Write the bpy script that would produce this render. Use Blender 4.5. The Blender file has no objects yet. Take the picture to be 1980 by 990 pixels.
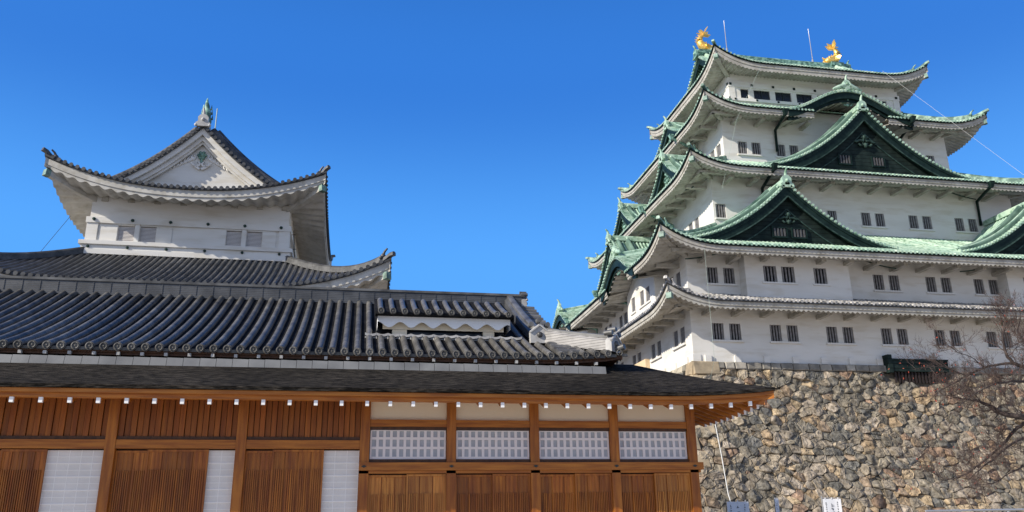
import bpy, math, random
import numpy as np
from mathutils import Matrix, Vector
random.seed(7); RNG = np.random.default_rng(7)
SC = bpy.context.scene
COL = SC.collection
rad = math.radians

# ------------------------------------------------------------------ camera
EYE = np.array([0.0, 0.0, 1.6])
FPX = 1580.86                       # focal length in photo pixels (photo is 1980 wide)
def cam_axes(yaw, pitch, roll):
    cy, sy, cp, sp = math.cos(yaw), math.sin(yaw), math.cos(pitch), math.sin(pitch)
    f = np.array([sy*cp, cy*cp, sp]); r = np.array([cy, -sy, 0.]); u = np.cross(r, f)
    cr, sr = math.cos(roll), math.sin(roll)
    return np.array([r*cr+u*sr, -r*sr+u*cr, f])
AX = cam_axes(rad(10.931), rad(17.869), rad(-0.808))
cd = bpy.data.cameras.new('camera'); cam = bpy.data.objects.new('camera', cd); COL.objects.link(cam)
cd.sensor_width = 36.0; cd.sensor_fit = 'HORIZONTAL'; cd.lens = 36.0*FPX/1980.0
cd.clip_start = 0.1; cd.clip_end = 6000
m = Matrix(((AX[0][0], AX[1][0], -AX[2][0], EYE[0]), (AX[0][1], AX[1][1], -AX[2][1], EYE[1]),
            (AX[0][2], AX[1][2], -AX[2][2], EYE[2]), (0, 0, 0, 1)))
cam.matrix_world = m
SC.camera = cam
def at(px, py, Y):                  # the point seen at a photo pixel on the plane at depth Y
    d = AX.T @ np.array([(px-990)/FPX, (495-py)/FPX, 1.]); return EYE + d*(Y-EYE[1])/d[1]

# ------------------------------------------------------------------ sky, sun, exposure
SUN_A, SUN_E = rad(19.5), rad(30.0)          # sun stands to the left (-X), a little behind the camera (-Y)
to_sun = Vector((-math.cos(SUN_E)*math.cos(SUN_A), -math.cos(SUN_E)*math.sin(SUN_A), math.sin(SUN_E)))
wd = bpy.data.worlds.new('World'); SC.world = wd; wd.use_nodes = True
nt = wd.node_tree; nt.nodes.clear()
sky = nt.nodes.new('ShaderNodeTexSky'); sky.sky_type = 'NISHITA'; sky.sun_disc = False
sky.sun_elevation = SUN_E; sky.sun_rotation = math.atan2(to_sun.x, to_sun.y)
sky.altitude = 50; sky.air_density = 1.0; sky.dust_density = 1.0; sky.ozone_density = 1.5
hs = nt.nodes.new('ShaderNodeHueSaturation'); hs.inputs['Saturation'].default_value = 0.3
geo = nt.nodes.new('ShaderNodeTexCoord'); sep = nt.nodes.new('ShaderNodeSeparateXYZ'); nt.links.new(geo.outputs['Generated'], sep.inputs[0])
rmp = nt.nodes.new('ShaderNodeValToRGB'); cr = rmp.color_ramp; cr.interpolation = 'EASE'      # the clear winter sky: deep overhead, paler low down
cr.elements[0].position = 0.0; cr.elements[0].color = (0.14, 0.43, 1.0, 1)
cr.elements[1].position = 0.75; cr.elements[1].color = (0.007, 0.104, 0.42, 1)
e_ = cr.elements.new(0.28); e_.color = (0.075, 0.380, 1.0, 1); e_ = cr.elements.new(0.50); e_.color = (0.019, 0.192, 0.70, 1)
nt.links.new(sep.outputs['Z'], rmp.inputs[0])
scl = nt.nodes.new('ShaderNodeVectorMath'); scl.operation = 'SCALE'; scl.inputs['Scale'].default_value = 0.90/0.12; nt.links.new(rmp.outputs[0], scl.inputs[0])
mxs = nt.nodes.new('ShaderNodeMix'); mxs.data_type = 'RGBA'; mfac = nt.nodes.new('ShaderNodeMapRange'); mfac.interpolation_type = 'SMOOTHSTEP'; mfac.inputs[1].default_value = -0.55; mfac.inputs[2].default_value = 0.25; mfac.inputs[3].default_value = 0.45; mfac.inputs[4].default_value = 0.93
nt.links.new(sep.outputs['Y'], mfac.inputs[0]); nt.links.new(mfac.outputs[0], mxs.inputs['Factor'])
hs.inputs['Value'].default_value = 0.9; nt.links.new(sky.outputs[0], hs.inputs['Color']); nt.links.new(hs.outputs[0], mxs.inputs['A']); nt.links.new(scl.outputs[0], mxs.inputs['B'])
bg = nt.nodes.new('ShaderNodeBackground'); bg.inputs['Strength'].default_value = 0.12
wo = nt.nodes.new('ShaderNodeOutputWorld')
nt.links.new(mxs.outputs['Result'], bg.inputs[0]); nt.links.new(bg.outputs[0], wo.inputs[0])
sl = bpy.data.lights.new('sun', 'SUN'); sl.energy = 5.0; sl.angle = rad(0.53); sl.color = (1.0, 0.925, 0.80)
so = bpy.data.objects.new('sun', sl); COL.objects.link(so)
so.rotation_euler = to_sun.to_track_quat('Z', 'Y').to_euler(); so.location = (-60, -30, 60)
SC.view_settings.view_transform = 'Standard'; SC.view_settings.look = 'None'
SC.view_settings.exposure = 0.25; SC.view_settings.gamma = 1.0; SC.view_settings.use_curve_mapping = False

# ------------------------------------------------------------------ materials
def material(name, col, rough=0.7, metal=0.0, col2=None, scale=(1, 1, 1), nscale=1.0, detail=6, lo=0.35, hi=0.65,
             bump=0.0, bscale=None, bdist=0.02, attr=None, fine=None, spec=0.5):
    M = bpy.data.materials.new(name); M.use_nodes = True
    N = M.node_tree.nodes; L = M.node_tree.links; b = N['Principled BSDF']
    b.inputs['Roughness'].default_value = rough; b.inputs['Metallic'].default_value = metal
    b.inputs['Specular IOR Level'].default_value = spec
    tc = N.new('ShaderNodeTexCoord'); mp = N.new('ShaderNodeMapping'); mp.inputs['Scale'].default_value = scale
    L.new(tc.outputs['Object'], mp.inputs[0])
    nz = N.new('ShaderNodeTexNoise'); nz.inputs['Scale'].default_value = nscale; nz.inputs['Detail'].default_value = detail
    L.new(mp.outputs[0], nz.inputs['Vector'])
    src = None
    if col2 is not None:
        rp = N.new('ShaderNodeValToRGB'); rp.color_ramp.elements[0].position = lo; rp.color_ramp.elements[1].position = hi
        rp.color_ramp.elements[0].color = (*col, 1); rp.color_ramp.elements[1].color = (*col2, 1)
        L.new(nz.outputs['Fac'], rp.inputs[0]); src = rp.outputs[0]
    if attr:
        at_ = N.new('ShaderNodeAttribute'); at_.attribute_name = attr
        if src is not None:
            mx = N.new('ShaderNodeMix'); mx.data_type = 'RGBA'; mx.blend_type = 'MULTIPLY'; mx.inputs['Factor'].default_value = 1.0
            L.new(src, mx.inputs['A']); L.new(at_.outputs['Color'], mx.inputs['B']); src = mx.outputs['Result']
        else: src = at_.outputs['Color']
    if fine:                                          # a second, finer mottling (dirt, weathering)
        n2 = N.new('ShaderNodeTexNoise'); n2.inputs['Scale'].default_value = fine[0]; n2.inputs['Detail'].default_value = 8
        mp2 = N.new('ShaderNodeMapping'); mp2.inputs['Scale'].default_value = fine[3] if len(fine) > 3 else (1, 1, 1)
        L.new(tc.outputs['Object'], mp2.inputs[0]); L.new(mp2.outputs[0], n2.inputs['Vector'])
        r2 = N.new('ShaderNodeValToRGB'); r2.color_ramp.elements[0].position = fine[2][0]; r2.color_ramp.elements[1].position = fine[2][1]
        r2.color_ramp.elements[0].color = (*fine[1], 1); r2.color_ramp.elements[1].color = (1, 1, 1, 1)
        L.new(n2.outputs['Fac'], r2.inputs[0])
        mx = N.new('ShaderNodeMix'); mx.data_type = 'RGBA'; mx.blend_type = 'MULTIPLY'; mx.inputs['Factor'].default_value = 1.0
        if src is None: mx.inputs['A'].default_value = (*col, 1)
        else: L.new(src, mx.inputs['A'])
        L.new(r2.outputs[0], mx.inputs['B']); src = mx.outputs['Result']
    if src is None: b.inputs['Base Color'].default_value = (*col, 1)
    else: L.new(src, b.inputs['Base Color'])
    if bump > 0:
        bn = N.new('ShaderNodeTexNoise'); bn.inputs['Scale'].default_value = bscale or nscale*3; bn.inputs['Detail'].default_value = 6
        L.new(mp.outputs[0], bn.inputs['Vector'])
        bp = N.new('ShaderNodeBump'); bp.inputs['Strength'].default_value = bump; bp.inputs['Distance'].default_value = bdist
        L.new(bn.outputs['Fac'], bp.inputs['Height']); L.new(bp.outputs[0], b.inputs['Normal'])
    return M

def stripes(M, axis, period, depth=0.5, dist=0.02, dark=None):   # courses / joints as a bump (and a dark joint line)
    N = M.node_tree.nodes; L = M.node_tree.links; b = N['Principled BSDF']
    tc = N.new('ShaderNodeTexCoord'); sp = N.new('ShaderNodeSeparateXYZ'); L.new(tc.outputs['Object'], sp.inputs[0])
    mu = N.new('ShaderNodeMath'); mu.operation = 'DIVIDE'; mu.inputs[1].default_value = period; L.new(sp.outputs[axis], mu.inputs[0])
    fr = N.new('ShaderNodeMath'); fr.operation = 'FRACT'; L.new(mu.outputs[0], fr.inputs[0])
    gt = N.new('ShaderNodeMath'); gt.operation = 'GREATER_THAN'; gt.inputs[1].default_value = 0.14; L.new(fr.outputs[0], gt.inputs[0])
    bp = N.new('ShaderNodeBump'); bp.inputs['Strength'].default_value = depth; bp.inputs['Distance'].default_value = dist
    L.new(gt.outputs[0], bp.inputs['Height'])
    if b.inputs['Normal'].is_linked: L.new(b.inputs['Normal'].links[0].from_socket, bp.inputs['Normal'])
    L.new(bp.outputs[0], b.inputs['Normal'])
    if dark is not None:
        mx = N.new('ShaderNodeMix'); mx.data_type = 'RGBA'; mx.blend_type = 'MULTIPLY'
        iv = N.new('ShaderNodeMath'); iv.operation = 'SUBTRACT'; iv.inputs[0].default_value = 1.0; L.new(gt.outputs[0], iv.inputs[1])
        L.new(iv.outputs[0], mx.inputs['Factor']); mx.inputs['B'].default_value = (dark, dark, dark, 1)
        if b.inputs['Base Color'].is_linked: L.new(b.inputs['Base Color'].links[0].from_socket, mx.inputs['A'])
        else: mx.inputs['A'].default_value = b.inputs['Base Color'].default_value
        L.new(mx.outputs['Result'], b.inputs['Base Color'])
    return M

PLASTER = material('plaster', (0.655, 0.635, 0.59), 0.85, col2=(0.72, 0.702, 0.66), scale=(0.25, 0.25, 1.0), nscale=0.9, lo=0.32, hi=0.52,
                   bump=0.25, bscale=5, bdist=0.01, fine=(1.5, (0.90, 0.875, 0.83), (0.34, 0.50), (0.35, 0.35, 1.6)))
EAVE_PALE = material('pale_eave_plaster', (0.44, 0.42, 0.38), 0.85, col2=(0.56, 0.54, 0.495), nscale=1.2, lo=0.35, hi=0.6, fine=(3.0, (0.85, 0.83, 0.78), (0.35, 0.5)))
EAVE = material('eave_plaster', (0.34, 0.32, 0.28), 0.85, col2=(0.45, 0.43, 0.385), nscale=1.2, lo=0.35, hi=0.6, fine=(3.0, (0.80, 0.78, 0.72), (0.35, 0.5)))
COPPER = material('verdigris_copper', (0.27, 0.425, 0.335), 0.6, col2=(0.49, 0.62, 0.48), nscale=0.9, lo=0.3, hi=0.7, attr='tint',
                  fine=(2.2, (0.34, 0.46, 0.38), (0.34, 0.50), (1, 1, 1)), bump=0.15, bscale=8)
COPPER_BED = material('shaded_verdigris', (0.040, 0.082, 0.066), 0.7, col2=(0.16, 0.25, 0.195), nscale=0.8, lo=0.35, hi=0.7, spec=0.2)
COPPER_HIP = material('shaded_ridge_copper', (0.06, 0.13, 0.10), 0.55, col2=(0.34, 0.50, 0.39), nscale=2.2, lo=0.42, hi=0.66)  # hip ridges: shade of the east side put into a darker copper
COPPER_DIM = material('dim_copper', (0.012, 0.028, 0.024), 0.6, col2=(0.05, 0.09, 0.075), nscale=3.0, spec=0.2)
COPPER_CAP = material('cap_copper', (0.05, 0.10, 0.085), 0.55, col2=(0.20, 0.32, 0.26), nscale=3.0)
COPPER_DARK = material('dark_copper', (0.005, 0.013, 0.012), 0.5, col2=(0.013, 0.028, 0.024), nscale=2.0, spec=0.12)
COPPER_BOARD = stripes(material('dark_copper_boards', (0.008, 0.016, 0.015), 0.7, col2=(0.020, 0.032, 0.029), nscale=1.5, spec=0.12), 'Z', 0.33, 0.6, 0.02, 0.45)
COPPER_MID = material('weathered_copper', (0.05, 0.12, 0.10), 0.55, col2=(0.28, 0.48, 0.38), nscale=3.0, lo=0.4, hi=0.65)
TILE_OLD = material('old_grey_tile', (0.10, 0.10, 0.105), 0.55, col2=(0.20, 0.20, 0.20), nscale=2.5, fine=(6, (0.6, 0.6, 0.6), (0.35, 0.5)))
TILE_PALE = material('mortared_grey_tile', (0.14, 0.14, 0.14), 0.6, col2=(0.50, 0.48, 0.455), scale=(1, 1, 1), nscale=3.2, lo=0.43, hi=0.57, attr='tint')
TILE_SK = material('grey_tile', (0.034, 0.034, 0.035), 0.45, col2=(0.105, 0.104, 0.103), nscale=1.6, attr='tint', fine=(7, (0.6, 0.6, 0.6), (0.35, 0.5)))
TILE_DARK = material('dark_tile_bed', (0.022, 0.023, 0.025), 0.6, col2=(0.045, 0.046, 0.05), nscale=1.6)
TILE_HALL = material('dark_kawara', (0.060, 0.058, 0.056), 0.42, spec=0.4, col2=(0.155, 0.155, 0.153), nscale=2.0, attr='tint', bump=0.15, bscale=14, bdist=0.006)
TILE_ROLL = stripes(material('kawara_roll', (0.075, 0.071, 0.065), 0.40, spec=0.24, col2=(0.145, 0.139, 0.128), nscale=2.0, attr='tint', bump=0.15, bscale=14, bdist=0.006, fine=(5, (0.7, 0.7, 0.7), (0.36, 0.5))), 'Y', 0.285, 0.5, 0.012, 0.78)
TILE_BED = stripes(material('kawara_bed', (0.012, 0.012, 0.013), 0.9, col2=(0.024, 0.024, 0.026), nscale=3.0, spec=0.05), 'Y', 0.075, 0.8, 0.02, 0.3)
TILE_RIDGE = stripes(material('stacked_ridge_tile', (0.055, 0.057, 0.062), 0.45, col2=(0.095, 0.098, 0.105), nscale=2.5), 'Z', 0.055, 0.8, 0.02, 0.5)
TILE_LIGHT = material('pale_ridge_tile', (0.34, 0.33, 0.32), 0.5, col2=(0.50, 0.49, 0.47), nscale=3)
TILE_LIGHT_S = stripes(material('pale_stacked_tile', (0.22, 0.21, 0.20), 0.5, col2=(0.34, 0.325, 0.31), nscale=3), 'Z', 0.07, 0.8, 0.02, 0.35)
WOOD_V = material('cypress_upright', (0.29, 0.082, 0.007), 0.55, col2=(0.49, 0.172, 0.018), scale=(9, 9, 0.8), nscale=1.6, attr='tint', bump=0.2, bscale=5, bdist=0.004, fine=(0.7, (0.75, 0.68, 0.6), (0.4, 0.6)))
WOOD_H = material('cypress_beam', (0.29, 0.084, 0.007), 0.55, col2=(0.49, 0.175, 0.019), scale=(0.7, 9, 9), nscale=1.6, bump=0.2, bscale=5, bdist=0.004)
WOOD_PALE = material('pale_cypress', (0.36, 0.125, 0.018), 0.55, col2=(0.56, 0.235, 0.045), scale=(9, 9, 0.7), nscale=1.6, attr='tint', bump=0.2, bscale=5, bdist=0.004)
WOOD_DARK = material('cypress_dark', (0.05, 0.018, 0.006), 0.6, col2=(0.09, 0.035, 0.012), scale=(5, 5, 0.8), nscale=2)
WOOD_RED = material('cypress_plank', (0.225, 0.060, 0.006), 0.6, col2=(0.35, 0.106, 0.012), scale=(7, 7, 0.6), nscale=1.7, attr='tint', bump=0.15, bscale=5, bdist=0.004)
KOKERA = material('shingle', (0.008, 0.007, 0.006), 0.95, col2=(0.085, 0.073, 0.060), scale=(4, 30, 30), nscale=1.1, lo=0.40, hi=0.72, bump=1.0, bscale=1.6, bdist=0.05, spec=0.1,
                  fine=(0.5, (0.6, 0.6, 0.6), (0.4, 0.6)))
SHOJI = material('shoji_paper', (0.74, 0.72, 0.69), 0.8, col2=(0.80, 0.78, 0.75), nscale=3)
SHOJI_BAR = material('shoji_lattice_light', (0.95, 0.93, 0.90), 0.8)
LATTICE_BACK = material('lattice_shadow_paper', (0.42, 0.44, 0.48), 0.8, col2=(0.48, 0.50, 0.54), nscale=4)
LATTICE_BAR = material('lattice_bar', (0.86, 0.80, 0.79), 0.7)
CREAM = material('cream_plaster', (0.88, 0.78, 0.60), 0.85, col2=(0.90, 0.81, 0.64), nscale=1.0)
WHITE = material('white_paint', (0.88, 0.88, 0.88), 0.6)
WHITE_WARM = material('white_lime', (0.70, 0.68, 0.64), 0.8, col2=(0.78, 0.76, 0.72), nscale=2)
GLASS_DARK = material('dark_opening', (0.008, 0.010, 0.016), 0.25)
BARS = material('window_bars', (0.15, 0.145, 0.145), 0.6, col2=(0.26, 0.25, 0.25), nscale=4)
BARS_DIM = material('dim_bars', (0.05, 0.05, 0.052), 0.7, col2=(0.09, 0.088, 0.088), nscale=4)
LOUVER = stripes(material('louver', (0.42, 0.39, 0.36), 0.7), 'Z', 0.075, 1.0, 0.03, 0.35)
GOLD = material('gilded_scales', (0.85, 0.48, 0.08), 0.35, metal=0.65, col2=(1.0, 0.72, 0.25), nscale=5, bump=0.6, bscale=9, bdist=0.05)
IRON = material('dark_iron', (0.02, 0.03, 0.03), 0.5)
STEEL = material('pale_steel', (0.55, 0.55, 0.55), 0.4, metal=0.6)
CABLE = material('pale_cable', (0.38, 0.46, 0.40), 0.6)
CONDUIT = material('white_conduit', (0.62, 0.62, 0.60), 0.5)
STONE = material('stone', (0.55, 0.55, 0.55), 0.9, col2=(1.15, 1.12, 1.08), nscale=2.2, lo=0.3, hi=0.7, attr='tint', bump=1.0, bscale=7, bdist=0.07, fine=(4.0, (0.50, 0.48, 0.44), (0.36, 0.56)))
STONE_CUT = material('cut_stone', (0.6, 0.6, 0.6), 0.9, col2=(1.1, 1.08, 1.05), nscale=1.5, attr='tint', bump=0.6, bscale=6, bdist=0.03)
STONE_GAP = material('stone_gap', (0.10, 0.085, 0.065), 1.0, col2=(0.19, 0.16, 0.12), nscale=3)
BARK = material('bark', (0.025, 0.018, 0.016), 0.9, col2=(0.075, 0.055, 0.048), scale=(6, 6, 2), nscale=3, bump=0.6)
TWIG = material('twig', (0.055, 0.036, 0.030), 0.9, col2=(0.13, 0.09, 0.075), nscale=4)
LEAF = material('red_leaf', (0.30, 0.035, 0.022), 0.6, col2=(0.46, 0.10, 0.045), nscale=6)
CLOTH = material('white_cloth', (0.74, 0.75, 0.78), 0.9, col2=(0.80, 0.80, 0.82), nscale=3)
INK = material('black_ink', (0.015, 0.015, 0.017), 0.8)
GRAVEL = material('gravel', (0.42, 0.37, 0.30), 0.95, col2=(0.54, 0.485, 0.40), nscale=3, detail=10)
OCHRE = material('ochre_plaster', (0.62, 0.46, 0.28), 0.85, col2=(0.70, 0.55, 0.36), nscale=1)

# ------------------------------------------------------------------ mesh builder
class MB:
    def __init__(s): s.V = []; s.n = 0; s.Q = []; s.QS = []; s.G = []; s.tint = []; s.has_tint = False
    def raw(s, V, Q=None, smooth=False, ng=None, tint=None):
        V = np.asarray(V, float).reshape(-1, 3); b = s.n; s.V.append(V); s.n += len(V)
        s.tint.append(np.tile(np.array(tint if tint is not None else (1., 1., 1.)), (len(V), 1)))
        if tint is not None: s.has_tint = True
        if Q is not None and len(Q): s.Q.append(np.asarray(Q, int)+b); s.QS.append(np.full(len(Q), smooth))
        if ng: s.G += [([i+b for i in f], smooth) for f in ng]
        return s
    def grid(s, P, smooth=True, mask=None, wrap=False):
        P = np.asarray(P, float); a, b = P.shape[:2]
        i = np.arange(a*b).reshape(a, b)
        if wrap: i2 = np.concatenate([i, i[:, :1]], 1)
        else: i2 = i
        q = np.stack([i2[:-1, :-1], i2[1:, :-1], i2[1:, 1:], i2[:-1, 1:]], -1)
        q = q[mask] if mask is not None else q.reshape(-1, 4)
        return s.raw(P, q, smooth)
    def hexa(s, c8):                                   # 8 corners: bottom ring then top ring
        return s.raw(c8, [(0, 1, 2, 3), (4, 7, 6, 5), (0, 4, 5, 1), (1, 5, 6, 2), (2, 6, 7, 3), (3, 7, 4, 0)])
    def shade(s, lo=.78, hi=1.15):                     # tint the piece added last, so that no two boards or tiles match
        s.tint[-1] = s.tint[-1]*RNG.uniform(lo, hi)*np.array([1, RNG.uniform(.94, 1.03), RNG.uniform(.88, 1.05)]); return s
    def box(s, x0, x1, y0, y1, z0, z1):
        return s.hexa([(x0, y0, z0), (x1, y0, z0), (x1, y1, z0), (x0, y1, z0), (x0, y0, z1), (x1, y0, z1), (x1, y1, z1), (x0, y1, z1)])
    def fbox(s, fr, u0, u1, t0, t1, z0, z1):
        u = np.array([u0, u1, u1, u0]*2); t = np.array([t0, t0, t1, t1]*2); z = np.array([z0]*4+[z1]*4)
        return s.hexa(fr.p(u, t, z))
    def sweep(s, P, w, h, up=(0, 0, 1), round_top=True, closed=True, dz=0.0):   # box / rounded section along a path; P sits at the bottom centre
        P = np.asarray(P, float); n = len(P); T = np.gradient(P, axis=0); T /= np.linalg.norm(T, axis=1)[:, None]
        S = np.cross(T, np.array(up, float)); S /= np.linalg.norm(S, axis=1)[:, None]+1e-9
        Uv = np.cross(S, T)
        sec = [(-.5, 0), (-.5, .7), (-.3, .93), (0, 1), (.3, .93), (.5, .7), (.5, 0)] if round_top else [(-.5, 0), (-.5, 1), (.5, 1), (.5, 0)]
        w = np.broadcast_to(np.asarray(w, float), (n,)); h = np.broadcast_to(np.asarray(h, float), (n,))
        R = np.stack([P+S*(a*w)[:, None]+Uv*((b*h+dz))[:, None] for a, b in sec], 1)
        s.grid(R, False, wrap=True)
        if closed: k = len(sec); s.raw(R[0], ng=[list(range(k))]); s.raw(R[-1], ng=[list(range(k))])
        return s
    def tube(s, P, r, n=8, cap=True, smooth=True):
        P = np.asarray(P, float); m_ = len(P); T = np.gradient(P, axis=0); T /= np.linalg.norm(T, axis=1)[:, None]+1e-12
        ref = np.array([0, 0, 1.]) if abs(T[0][2]) < .9 else np.array([1., 0, 0])
        S = np.cross(T, ref); S /= np.linalg.norm(S, axis=1)[:, None]+1e-9; Uv = np.cross(S, T)
        a = np.linspace(0, 2*np.pi, n, endpoint=False); r = np.broadcast_to(np.asarray(r, float), (m_,))
        R = P[:, None]+r[:, None, None]*(S[:, None]*np.cos(a)[None, :, None]+Uv[:, None]*np.sin(a)[None, :, None])
        s.grid(R, smooth, wrap=True)
        if cap: s.raw(R[0], ng=[list(range(n))]); s.raw(R[-1], ng=[list(range(n))])
        return s
    def disc(s, c, A, B, r, n=10):
        a = np.linspace(0, 2*np.pi, n, endpoint=False)
        return s.raw(np.asarray(c)+r*(np.cos(a)[:, None]*np.asarray(A)+np.sin(a)[:, None]*np.asarray(B)), ng=[list(range(n))])
    def prism(s, poly, fr, t0, t1):                    # polygon in (u,z) of a frame, thick from t0 to t1
        p = np.asarray(poly, float); n = len(p)
        a = fr.p(p[:, 0], np.full(n, t0), p[:, 1]); b = fr.p(p[:, 0], np.full(n, t1), p[:, 1])
        s.raw(np.concatenate([a, b]), [(i, (i+1) % n, n+(i+1) % n, n+i) for i in range(n)], False, [list(range(n)), list(range(n, 2*n))])
        return s
    def ball(s, c, r, n=8, m_=6, sq=(1, 1, 1)):
        th = np.linspace(0, np.pi, m_); ph = np.linspace(0, 2*np.pi, n, endpoint=False)
        P = np.stack([np.outer(np.sin(th), np.cos(ph)), np.outer(np.sin(th), np.sin(ph)), np.outer(np.cos(th), np.ones(n))], -1)*r*np.array(sq)+np.asarray(c)
        return s.grid(P, True, wrap=True)
    def mesh(s, name, mat, off=(0, 0, 0)):
        me = bpy.data.meshes.new(name)
        V = np.concatenate(s.V)-np.asarray(off)
        Q = np.concatenate(s.Q) if s.Q else np.zeros((0, 4), int); QS = np.concatenate(s.QS) if s.QS else np.zeros(0, bool)
        loops = list(Q.reshape(-1)); tot = [4]*len(Q); sm = list(QS)
        for f, g in s.G: loops += f; tot.append(len(f)); sm.append(g)
        me.vertices.add(len(V)); me.vertices.foreach_set('co', V.reshape(-1).astype(np.float32))
        me.loops.add(len(loops)); me.loops.foreach_set('vertex_index', np.array(loops, np.int32))
        tot = np.array(tot, np.int32); st = np.concatenate([[0], np.cumsum(tot)[:-1]]).astype(np.int32)
        me.polygons.add(len(tot)); me.polygons.foreach_set('loop_start', st); me.polygons.foreach_set('loop_total', tot)
        me.polygons.foreach_set('use_smooth', np.array(sm, bool))
        if True:
            ca = me.color_attributes.new('tint', 'FLOAT_COLOR', 'POINT'); c = np.ones((len(V), 4), np.float32); c[:, :3] = np.concatenate(s.tint)
            ca.data.foreach_set('color', c.reshape(-1))
        me.update(calc_edges=True); me.validate(); me.materials.append(mat)
        return me
    def build(s, name, mat, parent=None, loc=None, **props):
        if s.n == 0: return None
        off = np.zeros(3); p = parent
        while p is not None: off += np.array(p.location); p = p.parent
        o = bpy.data.objects.new(name, s.mesh(name, mat, off if loc is None else loc)); COL.objects.link(o)
        if parent is not None: o.parent = parent
        if loc is not None: o.location = np.asarray(loc)-off
        for k, v in props.items(): o[k] = v
        return o

class Fr:                                              # a facade frame: u along the facade, t inwards, z up
    def __init__(s, O, U, T): s.O = np.array([*O, 0.]); s.U = np.array([*U, 0.]); s.T = np.array([*T, 0.])
    def p(s, u, t, z):
        u, t, z = np.broadcast_arrays(np.asarray(u, float), np.asarray(t, float), np.asarray(z, float))
        return s.O+u[..., None]*s.U+t[..., None]*s.T+z[..., None]*np.array([0, 0, 1.])
    def rot(s): return math.atan2(s.U[1], s.U[0])

def thing(name, label, cat, loc, group=None):
    o = bpy.data.objects.new(name, None); COL.objects.link(o); o.location = loc; o['label'] = label; o['category'] = cat
    if group: o['group'] = group
    return o
def tag(o, label, cat, group=None):
    o['label'] = label; o['category'] = cat
    if group: o['group'] = group
    return o

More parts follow.
